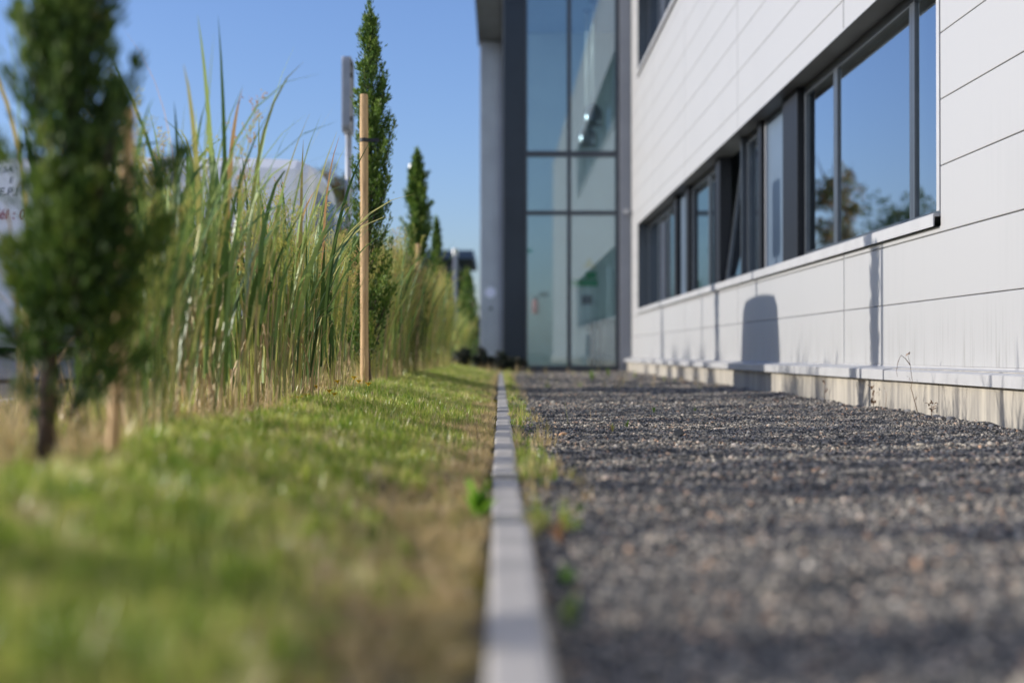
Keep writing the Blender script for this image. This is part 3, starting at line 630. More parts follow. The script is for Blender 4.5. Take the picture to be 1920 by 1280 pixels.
# switchgrass clumps
def blade_pts(rs, base, ang, length, lean, droop, nseg=8):
    pts = []; p = np.array(base, float); th = lean * 0.35
    for k in range(nseg + 1):
        pts.append(tuple(p)); f = k / nseg
        th = lean * (0.35 + 0.65 * f) + droop * f ** 3
        step = length / nseg
        p = p + np.array([math.cos(ang) * math.sin(th), math.sin(ang) * math.sin(th), math.cos(th)]) * step
    return pts
def make_clump(seed, nb=150, ns=46, npan=26, H=1.0, spread=0.13, panL=0.28):
    rs = np.random.RandomState(seed)
    t = thing('grass_clump', 'x', 'ornamental grass', (0, 0, 0), 'tall ornamental grass clumps along the lawn')
    b = MB(); s = MB(); h = MB()
    for i in range(nb):
        a0 = rs.rand() * 6.28; r0 = spread * math.sqrt(rs.rand()); ang = a0 + rs.normal() * 0.8
        if rs.rand() < 0.42: z0 = rs.uniform(0.05, 0.18); ln = H * rs.uniform(0.7, 1.03)
        else: z0 = rs.uniform(0.12, 0.55) * H; ln = H * rs.uniform(0.32, 0.62)
        lean = abs(rs.normal()) * 0.27 + 0.06
        droop = abs(rs.normal()) * 0.5 if rs.rand() < 0.62 else rs.uniform(0.8, 2.1)
        k_ = z0 / max(H, .1)
        base = (math.cos(a0) * r0 * (1 + k_), math.sin(a0) * r0 * (1 + k_), z0)
        ln = min(ln, 1.03 * H - z0) if rs.rand() > .08 else 1.2 * H - z0
        pts = blade_pts(rs, base, ang, ln, lean, droop, 9)
        wd = rs.uniform(0.007, 0.019)
        prof = [0.55, 0.8, 1, 1, 0.97, 0.9, 0.78, 0.6, 0.35, 0.03]
        sd = (-math.sin(ang) + rs.normal() * 0.5, math.cos(ang) + rs.normal() * 0.5, rs.normal() * 0.15)
        tint = min(0.88, max(0, rs.normal() * 0.33 + 0.45)); 
        if rs.rand() < 0.07: tint = rs.uniform(0.88, 1.0)
        b.ribbon(pts, [wd * q for q in prof], sd, tint)
    for i in range(ns):
        a0 = rs.rand() * 6.28; r0 = spread * math.sqrt(rs.rand()); ang = a0 + rs.normal() * 0.6
        top = rs.uniform(0.25, 0.8) * H; lean = abs(rs.normal()) * 0.10 + 0.02
        base = (math.cos(a0) * r0, math.sin(a0) * r0, -0.03)
        pts = blade_pts(rs, base, ang, top, lean, 0.1, 5)
        s.tube(pts, [0.0032, 0.003, 0.0028, 0.0024, 0.002, 0.0012], 5, tint=rs.rand(), cap=False)
    for i in range(28):     # broken dry leaves hanging round the foot
        a0 = rs.rand() * 6.28; r0 = spread * rs.rand(); ang = rs.rand() * 6.28
        pts = blade_pts(rs, (math.cos(a0) * r0, math.sin(a0) * r0, rs.uniform(0.02, 0.25)), ang, rs.uniform(0.2, 0.5), rs.uniform(0.3, 0.9), rs.uniform(0.8, 2.2), 7)
        s.ribbon(pts, [0.005, 0.007, 0.007, 0.006, 0.006, 0.005, 0.004, 0.001], (-math.sin(ang), math.cos(ang), 0.2), rs.uniform(0.45, 1))
    SP, SD, ST = [], [], []
    for i in range(npan):
        a0 = rs.rand() * 6.28; r0 = spread * math.sqrt(rs.rand()); ang = a0 + rs.normal() * 0.8
        top = H * rs.uniform(0.62, 1.02); lean = abs(rs.normal()) * 0.12 + 0.03
        pts = blade_pts(rs, (math.cos(a0) * r0, math.sin(a0) * r0, 0), ang, top, lean, 0.15, 8)
        h.tube(pts, [0.0018] * 6 + [0.0014, 0.001, 0.0007], 4, tint=0.15, cap=False)
        P8 = np.array(pts); hue = rs.uniform(0.05, 1.0)
        nb_ = 14
        for j in range(nb_):
            f = 1 - (panL / top) * (1 - j / nb_); kk = f * 8; k0 = min(int(kk), 7); q = P8[k0] * (1 - (kk - k0)) + P8[k0 + 1] * (kk - k0)
            ba = rs.rand() * 6.28; bl = panL * 0.42 * (1 - j / nb_ * 0.75) * rs.uniform(0.7, 1.2)
            dv = np.array([math.cos(ba) * 0.5, math.sin(ba) * 0.5, 0.85]); dv /= np.linalg.norm(dv)
            e1 = q + dv * bl
            h.tube([tuple(q), tuple(e1)], [0.0007, 0.0004], 3, tint=hue * 0.8, cap=False)
            for m in range(9):
                g_ = rs.uniform(0.25, 1.0); SP.append(q + dv * bl * g_ + rs.normal(size=3) * 0.005); SD.append(dv + rs.normal(size=3) * 0.4); ST.append(min(1, max(0, hue + rs.normal() * 0.15)))
    SP = np.array(SP); SD = np.array(SD); SD /= np.linalg.norm(SD, axis=1)[:, None]
    V, Q = leaflets(SP, SD, np.full(len(SP), 0.0095), np.full(len(SP), 0.0048), rs)
    h.addarr(V, Q, np.repeat(np.array(ST), 4))
    V, Q = leaflets(SP, SD, np.full(len(SP), 0.0095), np.full(len(SP), 0.0048), rs)
    h.addarr(V, Q, np.repeat(np.array(ST), 4))
    b.build('leaf_blades', M['blade'], t); s.build('stalks', M['stalk'], t); h.build('seed_heads', M['seed'], t)
    return t
protos = [make_clump(101, 80, 24, 9, .95, .125), make_clump(102, 72, 28, 16, .93, .125), make_clump(103, 82, 24, 9, .97, .125), make_clump(104, 52, 30, 38, .94, .13, panL=0.34), make_clump(105, 50, 26, 58, .96, .16, panL=0.38), make_clump(106, 4, 3, 1, 1.0, .04)]
# (x, y, proto, scale, rz, label)
CL = [(-0.98, 1.60, 4, 0.62, 0.3, 'grass clump just outside the left frame edge, nearest of all'),
      (-1.22, 3.75, 5, 1.25, 2.1, 'thin grass tuft with few long blades at the left frame edge'),
      (-0.92, 3.50, 1, 0.76, 2.2, 'blurred grass clump directly right of the nearest cypress trunk'),
      (-1.02, 4.12, 0, 0.98, 4.1, 'dense green grass clump, first to the right of the nearest stake'),
      (-1.00, 4.75, 2, 1.12, 0.7, 'tallest green grass clump with upright blades before the van'),
      (-0.95, 5.42, 1, 1.02, 3.3, 'sharp grass clump with pale feathery heads in middle of bed'),
      (-1.20, 5.95, 1, 0.95, 5.2, 'sharp grass clump set slightly back before the van rear'),
      (-0.92, 6.15, 2, 1.0, 2.7, 'sharp grass clump with long arching blades above the bare stems'),
      (-1.02, 6.95, 3, 1.0, 1.6, 'feathery grass clump in front of the van tail'),
      (-0.95, 7.65, 3, 0.92, 4.4, 'feathery grass clump just left of the tall stake'),
      (-1.25, 8.10, 4, 0.92, 0.2, 'low feathery grass clump behind the tall stake'),
      (-0.95, 9.9, 4, 1.12, 1.0, 'yellowish feathery clump, first past the second cypress'),
      (-0.92, 10.9, 3, 1.2, 2.4, 'yellowish clump right of second cypress, next to lawn shadow'),
      (-1.00, 12.0, 4, 1.3, 3.9, 'yellow-green clump midway between second and third cypress'),
      (-0.90, 13.3, 3, 1.3, 5.5, 'yellow-green clump just before the third cypress'),
      (-0.93, 16.2, 4, 1.25, 0.9, 'sunlit yellow clump just past the third cypress'),
      (-0.90, 17.4, 3, 1.30, 2.0, 'sunlit yellow clump between third and fourth cypress'),
      (-0.86, 18.7, 4, 1.25, 3.1, 'sunlit yellow clump just before the fourth cypress'),
      (-1.35, 10.6, 4, 1.15, 2.9, 'yellowish clump in back row right behind the second cypress'),
      (-1.35, 12.8, 4, 1.25, 0.4, 'golden feathery clump in back row before the third cypress'),
      (-1.30, 15.0, 4, 1.3, 5.0, 'golden feathery clump in back row beside the third cypress'),
      (-1.25, 17.6, 4, 1.3, 3.6, 'golden clump in back row before the fourth cypress'),
      (-0.95, 21.6, 4, 1.1, 1.9, 'small far clump right behind the fourth cypress'),
      (-0.70, 26.5, 3, 1.0, 0.6, 'far pale clump left of the grey slab column'),
      (-0.95, 28.0, 4, 1.1, 4.6, 'farthest pale clump before the dark hedge')]
used = set()
for (x, y, k, sc, rz, lab) in CL:
    o = protos[k] if k not in used else copy_tree(protos[k]); used.add(k)
    o.location = (x, y, tz(max(x, -1.7), y) - 0.01 if y < 30 else 0.04); o.scale = (sc * 1.08, sc * 1.08, sc); o.rotation_euler.z = rz; o['label'] = lab

# ------------------------------------------------------------------ scatter (stuff) by geometry nodes
def scatter(name, pts, rot, scl, meshes, kind='stuff'):
    me = bpy.data.meshes.new(name); me.vertices.add(len(pts)); me.vertices.foreach_set('co', np.asarray(pts, np.float32).ravel())
    a = me.attributes.new('rot', 'FLOAT_VECTOR', 'POINT'); a.data.foreach_set('vector', np.asarray(rot, np.float32).ravel())
    a = me.attributes.new('scl', 'FLOAT_VECTOR', 'POINT'); a.data.foreach_set('vector', np.asarray(scl, np.float32).ravel())
    o = bpy.data.objects.new(name, me); COL.objects.link(o)
    cl = bpy.data.collections.new(name + '_kinds')
    for i, m in enumerate(meshes):
        p = bpy.data.objects.new('%s_kind' % name, m); cl.objects.link(p)
    ng = bpy.data.node_groups.new(name + '_scatter', 'GeometryNodeTree')
    ng.interface.new_socket('Geometry', in_out='INPUT', socket_type='NodeSocketGeometry')
    ng.interface.new_socket('Geometry', in_out='OUTPUT', socket_type='NodeSocketGeometry')
    gi = ng.nodes.new('NodeGroupInput'); go = ng.nodes.new('NodeGroupOutput')
    ci = ng.nodes.new('GeometryNodeCollectionInfo'); ci.inputs['Collection'].default_value = cl
    ci.inputs['Separate Children'].default_value = True; ci.inputs['Reset Children'].default_value = True
    ip = ng.nodes.new('GeometryNodeInstanceOnPoints'); ip.inputs['Pick Instance'].default_value = True
    na = ng.nodes.new('GeometryNodeInputNamedAttribute'); na.data_type = 'FLOAT_VECTOR'; na.inputs['Name'].default_value = 'rot'
    nb = ng.nodes.new('GeometryNodeInputNamedAttribute'); nb.data_type = 'FLOAT_VECTOR'; nb.inputs['Name'].default_value = 'scl'
    ri = ng.nodes.new('FunctionNodeRandomValue'); ri.data_type = 'INT'
    for s_ in ri.inputs:
        if s_.type == 'INT' and s_.name == 'Max': s_.default_value = len(meshes) - 1
        if s_.type == 'INT' and s_.name == 'Min': s_.default_value = 0
    L = ng.links.new
    L(gi.outputs[0], ip.inputs['Points']); L(ci.outputs[0], ip.inputs['Instance'])
    L([s_ for s_ in na.outputs if s_.name == 'Attribute' and s_.enabled][0], ip.inputs['Rotation'])
    L([s_ for s_ in nb.outputs if s_.name == 'Attribute' and s_.enabled][0], ip.inputs['Scale'])
    L([s_ for s_ in ri.outputs if s_.type == 'INT'][0], ip.inputs['Instance Index'])
    L(ip.outputs[0], go.inputs[0])
    md = o.modifiers.new('scatter', 'NODES'); md.node_group = ng
    return o
rs = np.random.RandomState(77)
def pebble_mesh(i):
    r = np.random.RandomState(500 + i); import bmesh
    bm = bmesh.new(); bmesh.ops.create_icosphere(bm, subdivisions=1, radius=0.5)
    for v in bm.verts:
        v.co *= r.uniform(0.78, 1.15)
    for f in range(3):
        n = Vector(r.normal(size=3)).normalized()
        for v in bm.verts:
            dd = v.co.dot(n)
            if dd > 0.32: v.co -= n * (dd - 0.32)
    me = bpy.data.meshes.new('pebble'); bm.to_mesh(me); bm.free(); me.materials.append(M['pebble']); return me
pebs = [pebble_mesh(i) for i in range(7)]
def gravel_pts(n, x0, x1, y0, y1, s0, s1):
    x = rs.uniform(x0, x1, n); y = rs.uniform(y0, y1, n); s = rs.uniform(s0, s1, n) * np.where(rs.rand(n) < 0.04, 1.7, 1)
    s = s * np.exp(rs.normal(size=n) * 0.22 - 0.03); s = np.where(rs.rand(n) < 0.006, s * 1.8, s)
    z = np.array([gz(a, b) for a, b in zip(x, y)]) + s * rs.uniform(0.0, 0.35, n)
    return np.stack([x, y, z], 1), s
G = [gravel_pts(75000, 0.056, 2.2, 0.85, 3.5, 0.0055, 0.0095), gravel_pts(110000, 0.056, 2.2, 3.5, 8.5, 0.0055, 0.0105), gravel_pts(75000, 0.056, 2.2, 8.5, 15, 0.008, 0.013), gravel_pts(45000, 0.056, 2.2, 15, 24.9, 0.010, 0.017)]
pts = np.concatenate([g_[0] for g_ in G]); s = np.concatenate([g_[1] for g_ in G]); n = len(s)
sc = np.stack([s * rs.uniform(0.8, 1.5, n), s * rs.uniform(0.8, 1.2, n), s * rs.uniform(0.5, 0.95, n)], 1)
rot = np.stack([rs.normal(size=n) * 0.35, rs.normal(size=n) * 0.35, rs.uniform(0, 6.28, n)], 1)
tag(scatter('gravel', pts, rot, sc, pebs), 'dark grey crushed gravel strip between the kerb and the building', 'gravel', kind='stuff')

def tuft_mesh(i, nb, h, wd, spread, m, droop=0.5, lean=0.35):
    r = np.random.RandomState(900 + i); b = MB()
    for k in range(nb):
        ang = r.rand() * 6.28; a0 = r.rand() * 6.28; r0 = spread * r.rand()
        pts = blade_pts(r, (math.cos(a0) * r0, math.sin(a0) * r0, -0.004), ang, h * r.uniform(0.5, 1.15), abs(r.normal()) * lean, r.rand() * droop, 4)
        b.ribbon(pts, [wd, wd * 0.95, wd * 0.8, wd * 0.5, wd * 0.05], (-math.sin(ang) + r.normal() * .4, math.cos(ang) + r.normal() * .4, 0), r.rand())
    me = b.mesh('tuft'); me.materials.append(m); return me
lawn_t = [tuft_mesh(i, 10, 0.044, 0.0028, 0.016, M['lawn'], 1.0, 0.55) for i in range(6)]
dry_t = [tuft_mesh(20 + i, 10, 0.038, 0.0018, 0.016, M['drylawn'], 1.4, 0.8) for i in range(5)]
def nse(x, y, s, ph): return np.sin(x * s + ph) * np.cos(y * s * 0.8 + ph * 2) + 0.5 * np.sin(x * s * 2.3 + y * s * 1.7 + ph)
def strip(n, x0, x1, y0, y1): return rs.uniform(x0, x1, n), rs.uniform(y0, y1, n)
def lawnpts(n, x0, x1, y0, y1, keep, s0, s1):
    x, y = strip(n, x0, x1, y0, y1); k = keep(x, y) > rs.rand(n); x, y = x[k], y[k]
    z = np.array([tz(a, b) for a, b in zip(x, y)]); m = len(x); s = rs.uniform(s0, s1, m)
    return np.stack([x, y, z], 1), np.stack([s, s, s * rs.uniform(0.7, 1.25, m)], 1), np.stack([rs.normal(size=m) * 0.15, rs.normal(size=m) * 0.15, rs.uniform(0, 6.28, m)], 1)
def kg(x, y):    # green lawn: full away from the kerb, thins to nothing beside it and under the tall grass
    e = np.clip((-x - 0.07 - 0.07 * (y < 4) + 0.10 * nse(x * 2, y, 2.6, 0.4)) / 0.22, 0, 1) * np.clip((0.86 + x + 0.05 * nse(x, y, 4, 2)) / 0.12, 0.0, 1)
    return e * np.clip(0.85 + 0.3 * nse(x, y, 5.0, 1.0), 0.25, 1)
A = [lawnpts(15000, -0.98, -0.06, 0.75, 4.0, kg, 0.6, 1.35), lawnpts(24000, -0.98, -0.06, 4.0, 9, kg, 0.5, 1.35), lawnpts(26000, -0.98, -0.06, 9, 25, kg, 0.7, 1.5)]
tag(scatter('lawn_grass', np.concatenate([a_[0] for a_ in A]), np.concatenate([a_[2] for a_ in A]), np.concatenate([a_[1] for a_ in A]), lawn_t), 'short green lawn grass between the kerb and the planting bed', 'grass', kind='stuff')
def kd(x, y):
    e = np.clip((-x - 0.022) / 0.04, 0, 1) * np.clip((0.46 + x + 0.1 * nse(x, y, 3.7, 0.9)) / 0.22, 0.22, 1)
    return e * np.clip(0.85 + 0.45 * nse(x, y, 4.0, 3.0), 0.2, 1)
A = [lawnpts(12000, -0.98, -0.03, 0.8, 4.0, kd, 0.7, 1.2), lawnpts(21000, -0.98, -0.03, 4.0, 9, kd, 0.7, 1.2), lawnpts(16000, -0.98, -0.05, 9, 24.5, kd, 0.9, 1.4)]
tag(scatter('dry_grass', np.concatenate([a_[0] for a_ in A]), np.concatenate([a_[2] for a_ in A]), np.concatenate([a_[1] for a_ in A]), dry_t), 'dry straw-coloured grass fringe on the lawn side of the kerb', 'dry grass', kind='stuff')
def kb_(x, y): return np.clip((-x - 0.74) / 0.1, 0, 1)
lit = [tuft_mesh(40 + i, 6, 0.12, 0.004, 0.03, M['drylawn'], 2.4, 1.2) for i in range(4)]
a_ = lawnpts(4200, -1.72, -0.75, 1.0, 24, kb_, 0.7, 1.3)
tag(scatter('straw_litter', a_[0], a_[2], a_[1] * np.array([1, 1, 0.5]), lit), 'brown straw and dead leaves lying under the tall grasses', 'litter', kind='stuff')
gt = [tuft_mesh(60 + i, 8, 0.11, 0.004, 0.03, M['lawn'], 0.9, 0.5) for i in range(4)]
a_ = lawnpts(1500, -1.70, -0.75, 1.0, 26, lambda x, y: kb_(x, y) * np.clip(0.4 + 0.5 * nse(x, y, 3, 5), 0.05, 1), 0.5, 1.2)
tag(scatter('bed_grass', a_[0], a_[2], a_[1], gt), 'loose green grass growing between the tall clumps', 'grass', kind='stuff')
ms = [tuft_mesh(80 + i, 26, 0.010, 0.004, 0.016, M['moss'], 1.5, 1.0) for i in range(3)]
a_ = lawnpts(5200, -0.34, -0.02, 0.7, 10, lambda x, y: np.clip(1.1 - (-x - 0.04) / 0.24, 0, 1) * np.clip(0.45 + 0.6 * nse(x, y, 5, 2.2), 0, 1), 0.7, 1.3)
tag(scatter('moss', a_[0], a_[2], a_[1], ms), 'yellowish moss on bare soil along the left of the kerb', 'moss', kind='stuff')
sg_ = [tuft_mesh(100 + i, 7, 0.17, 0.0032, 0.03, M['drylawn'], 0.7, 0.28) for i in range(4)]
a_ = lawnpts(1500, -1.35, -0.76, 1.9, 23, lambda x, y: np.clip((-x - 0.76) / 0.08, 0, 1) * np.clip(0.55 + 0.5 * nse(x, y, 3.3, 1.2), 0.1, 1), 0.5, 1.3)
tag(scatter('straw_undergrowth', a_[0], a_[2], a_[1], sg_), 'upright dry straw standing round the foot of the tall clumps', 'straw', kind='stuff')
x_ = np.concatenate([rs.uniform(-0.75, 0.5, 130), rs.uniform(0.1, 2.1, 45)]); y_ = np.concatenate([rs.uniform(20.5, 24.8, 130), rs.uniform(12, 24.8, 45)]); z_ = np.array([tz(a, b) if a < 0 else gz(a, b) for a, b in zip(x_, y_)]); n_ = len(x_); q_ = rs.uniform(0.4, 1.2, n_)
tag(scatter('far_weeds', np.stack([x_, y_, z_], 1), np.stack([np.zeros(n_), np.zeros(n_), rs.uniform(0, 6, n_)], 1), np.stack([q_, q_, q_], 1), sg_ + gt), 'scattered dry and green weeds before the glass front and portico', 'weeds', kind='stuff')
# fringe of grass and weeds on the gravel side of the kerb
def fringe(n, y0, y1, x0, x1, hmax, meshes, name, lab, clus):
    P_, S_, R_ = [], [], []
    for cy, cw, dens in clus:
        m = int(n * dens); yy = rs.normal(cy, cw, m); xx = x0 + (x1 - x0) * rs.rand(m) ** 1.8
        for x, y in zip(xx, yy):
            if not (y0 < y < y1): continue
            P_.append((x, y, gz(x, y))); q = rs.uniform(0.6, 1.3); S_.append((q, q, q * rs.uniform(0.7, 1.3) * hmax)); R_.append((rs.normal() * 0.15, rs.normal() * 0.15, rs.rand() * 6.28))
    return tag(scatter(name, P_, R_, S_, meshes), lab, 'grass', kind='stuff')
fringe(60, 1.5, 24, 0.055, 0.15, 1.15, lawn_t, 'kerb_grass', 'green grass tufts along the gravel side of the kerb', [(2.72, 0.06, 0.25), (3.9, 0.22, 1.0), (4.5, 0.18, 0.8), (5.3, 0.2, .3), (6.5, 0.3, .4), (8, 0.5, .9), (10, 1, 1.2), (13, 1.2, 1.8), (17, 1.6, 3.5), (21, 2, 7)])
fringe(50, 1.6, 24, 0.055, 0.2, 1.3, dry_t, 'kerb_straw', 'dry straw tufts along the gravel side of the kerb', [(3.2, 0.2, 0.3), (4.2, 0.4, 1.2), (5.4, 0.5, 1.2), (7, 0.8, 1), (10, 2, 2), (14, 2, 3), (20, 2.5, 6)])

# ------------------------------------------------------------------ single weeds, flowers, stones
def rosette(name, lab, cat, loc, n, L, W, m, up=0.6, seed=1, group=None):
    r = np.random.RandomState(seed); b = MB()
    for k in range(n):
        ang = r.rand() * 6.28; ln = L * r.uniform(0.6, 1.1)
        pts = blade_pts(r, (0, 0, -0.003), ang, ln, abs(r.normal()) * up + 0.1, r.uniform(0.2, 1.0), 6)
        wd = W * r.uniform(0.7, 1.2); b.ribbon(pts, [wd * q for q in (0.2, 0.6, 0.95, 1, 0.85, 0.5, 0.04)], (-math.sin(ang), math.cos(ang), r.normal() * 0.2), r.rand())
    o = b.build(name, m); o.location = loc; return tag(o, lab, cat, group)
def onlawn(px, py, d, h=0.0):
    x = (px - 938) / F * d; return (x, d, (tz(x, d) if x < 0 else gz(x, d)) + h)
rosette('broadleaf_weed', 'bright green broad-leaved weed at the left side of the kerb joint', 'weed', onlawn(897, 0, 2.72), 22, 0.095, 0.022, M['brightweed'], 0.5, 5)
rosette('broadleaf_weed', 'blurred green weed right of the kerb near the bottom edge', 'weed', onlawn(1072, 0, 1.72), 12, 0.05, 0.011, M['weed'], 0.6, 6)
rosette('broadleaf_weed', 'small green weed right of the kerb below the reddish weed', 'weed', onlawn(1060, 0, 2.05), 10, 0.04, 0.008, M['weed'], 0.7, 7)
rosette('dry_weed', 'reddish brown dry weed on gravel beside the kerb', 'weed', onlawn(1050, 0, 2.45), 12, 0.06, 0.009, M['redweed'], 0.3, 8)
rosette('grass_tuft', 'green grass tuft on gravel right of the reddish weed', 'weed', onlawn(1085, 0, 2.9), 18, 0.035, 0.004, M['weed'], 0.9, 9)
rosette('grass_tuft', 'single dry yellow tuft on near gravel', 'weed', onlawn(1072, 0, 3.6), 14, 0.05, 0.004, M['seed'], 0.5, 10)
for k, (px, d_, lab) in enumerate([(1226, 7.9, 'small green weed in mid gravel under the window corner'), (1304, 8.2, 'green weed in mid gravel, right one of two'), (1148, 6.0, 'yellowish tuft in sharp gravel near kerb'), (960, 9.5, 'green tuft at far kerb edge on gravel'), (1176, 6.3, 'tiny green sprig in sharp gravel'), (1110, 16.5, 'tall pale weed standing before the glass front'), (1140, 19.0, 'low green weed before the glass front')]):
    rosette('grass_tuft', lab, 'weed', onlawn(px, 0, d_), 16, 0.05 if d_ < 10 else 0.16, 0.005 if d_ < 10 else 0.012, M['weed'] if k != 2 else M['seed'], 0.45, 30 + k)
# thin dry stems
def stem(lab, loc, pts, r, seed, m=None, head=True, name='seeding_grass', cat='dry grass'):
    rr = np.random.RandomState(seed); b = MB()
    n = len(pts); b.tube(pts, [r * (1 - 0.6 * k / (n - 1)) for k in range(n)], 6, tint=rr.rand())
    if head:
        p = np.array(pts[-1]); n_ = 14; Pn = p + rr.normal(size=(n_, 3)) * np.array([0.002, 0.002, 0.008]); D = rr.normal(size=(n_, 3)) * 0.4 + np.array([0, 0, 1]); D /= np.linalg.norm(D, axis=1)[:, None]
        V, Q = leaflets(Pn, D, np.full(n_, 0.007), np.full(n_, 0.003), rr); b.addarr(V, Q, 0.9)
    o = b.build(name, m or M['stalk'], smooth=True); o.location = loc; return tag(o, lab, cat)
stem('pale leaning seed stem in the lawn right of the tall stake', onlawn(732, 0, 6.2), [(0, 0, 0), (0.01, 0, 0.05), (0.022, 0, 0.09), (0.036, 0, 0.125)], 0.0018, 1)
stem('pale upright seed stem in the lawn at the foot of the stake', onlawn(703, 0, 6.0), [(0, 0, 0), (-0.004, 0, 0.04), (-0.009, 0, 0.09)], 0.0016, 2)
stem('upright dry stem in the gravel near the kerb, taller of two', onlawn(1008, 0, 5.0), [(0, 0, 0), (0.001, 0, 0.04), (0.0, 0, 0.085)], 0.0013, 3, head=False)
stem('upright dry stem in the gravel near the kerb, shorter of two', onlawn(1016, 0, 5.0), [(0, 0, 0), (0.0, 0, 0.03), (0.002, 0, 0.055)], 0.0012, 4, head=False)
stem('thin dry stem alone in the gravel centre', onlawn(1065, 0, 6.5), [(0, 0, 0), (-0.006, 0, 0.05), (-0.014, 0, 0.095)], 0.0014, 5, head=False)
stem('short thin stem right of the gravel centre', onlawn(1108, 0, 7.2), [(0, 0, 0), (-0.002, 0, 0.03), (-0.006, 0, 0.06)], 0.0013, 6, head=False)
def darkhead(lab, px, d_, h, lean, sd):
    stem(lab, onlawn(px, 0, d_), [(0, 0, 0), (lean * 0.4, 0, h * 0.5), (lean, 0, h)], 0.0012, sd, M['deadweed'])
darkhead('thin stem with dark seed head over the dry fringe', 882, 5.2, 0.10, -0.012, 11); darkhead('short stem with dark seed head beside kerb fringe', 895, 5.2, 0.085, -0.004, 12)
# dead weeds against the plinth
def deadweed(lab, loc, segs, seed, leaves=10, r=0.0025):
    rr = np.random.RandomState(seed); b = MB()
    for pts in segs:
        n = len(pts); b.tube(pts, [r * (1 - 0.65 * k / (n - 1)) for k in range(n)], 6, tint=rr.rand())
    if leaves:
        base = np.array(segs[0])
        for k in range(leaves):
            p = base[rr.randint(1, len(base))] + rr.normal(size=3) * 0.006; ang = rr.rand() * 6.28
            pts = blade_pts(rr, tuple(p), ang, rr.uniform(0.02, 0.045), rr.uniform(0.8, 1.8), rr.uniform(0.5, 2), 4)
            b.ribbon(pts, [0.004, 0.009, 0.010, 0.007, 0.001], (-math.sin(ang), math.cos(ang), 0.6), rr.rand())
    o = b.build('dead_weed', M['deadweed']); o.location = loc; return tag(o, lab, 'weed')
def onplinth(px, off=0.03):
    x = 2.225 - off; d_ = x * F / (px - 938); return (x, d_, gz(x, d_))
x_, y_, z_ = onplinth(1722)
deadweed('tall bare forked dead weed rising above the flashing', (x_, y_, z_ ), [[(0, 0, 0), (-0.015, 0, 0.06), (-0.04, -0.02, 0.13), (-0.045, -0.06, 0.17), (-0.055, -0.06, 0.25), (-0.068, -0.06, 0.305)], [(-0.055, -0.06, 0.25), (-0.08, -0.06, 0.285), (-0.103, -0.06, 0.302), (-0.118, -0.06, 0.27), (-0.128, -0.06, 0.22), (-0.122, -0.06, 0.19)]], 41, 4, 0.0022)
deadweed('curled brown dead weed at the plinth, left of three', onplinth(1640), [[(0, 0, 0), (-0.008, -0.005, 0.04), (-0.002, -0.005, 0.08), (-0.012, -0.01, 0.12)]], 42, 16)
deadweed('short dark withered weed at the plinth, right of three', onplinth(1748), [[(0, 0, 0), (0.002, -0.004, 0.03), (-0.003, -0.005, 0.062)]], 43, 12)
deadweed('thin dark dead stalk at the plinth below van shadow edge', onplinth(1547), [[(0, 0, 0), (0.002, -0.004, 0.06), (-0.003, -0.005, 0.125)]], 44, 6, 0.002)
deadweed('thin straight dead twig against the plinth', onplinth(1662), [[(0, 0, 0), (0.002, -0.004, 0.05), (0.001, -0.005, 0.10)]], 45, 1, 0.002)
# yellow flowers
def flower(px, py, d_, lab, seed):
    d_ *= 0.90
    rr = np.random.RandomState(seed); x = (px - 938) / F * d_; zt = CH - (py - 662) / F * d_; z0 = tz(x, d_)
    t = thing('yellow_flower', lab, 'flower', (x, d_, z0), 'small yellow flowers at the foot of the grasses')
    h = max(0.03, zt - z0); s = MB(); s.tube([(0, 0, 0), (rr.normal() * 0.006, 0, h * 0.6), (0, 0, h)], 0.0012, 5); s.build('stem', M['weed'], t)
    p = MB()
    for k in range(9):
        a_ = k * 6.28 / 9; p.ribbon([(0, 0, h), (math.cos(a_) * 0.008, math.sin(a_) * 0.008, h + 0.006), (math.cos(a_) * 0.015, math.sin(a_) * 0.015, h + 0.012)], [0.004, 0.009, 0.006], (-math.sin(a_), math.cos(a_), 0))
    p.lathe([(0, h + 0.006), (0.004, h + 0.005), (0.005, h), (0.001, h - 0.004)], (0, 0, 0), 8); p.build('petals', M['petal'], t)
for k, (px, py, d_, lab) in enumerate([(664, 710, 7.4, 'yellow flower highest beside the stake foot'), (691, 722, 7.2, 'yellow flower right of the stake foot'), (618, 735, 6.8, 'yellow flower left of the stake foot among pale blades'), (633, 717, 7.6, 'yellow flower half hidden behind the grass left of stake'),
      (595, 727, 6.9, 'yellow flower above its neighbour under the sharp grass'), (576, 744, 6.5, 'yellow flower lowest at the sharp grass foot'), (545, 750, 6.3, 'leftmost yellow flower under the sharp grass'), (561, 763, 6.2, 'small yellow flower close to the lawn surface'), (627, 741, 6.7, 'tiny yellow flower next to the bigger left one'), (673, 717, 7.3, 'small yellow bud between the two flowers at the stake')]):
    flower(px, py, d_, lab, 60 + k)
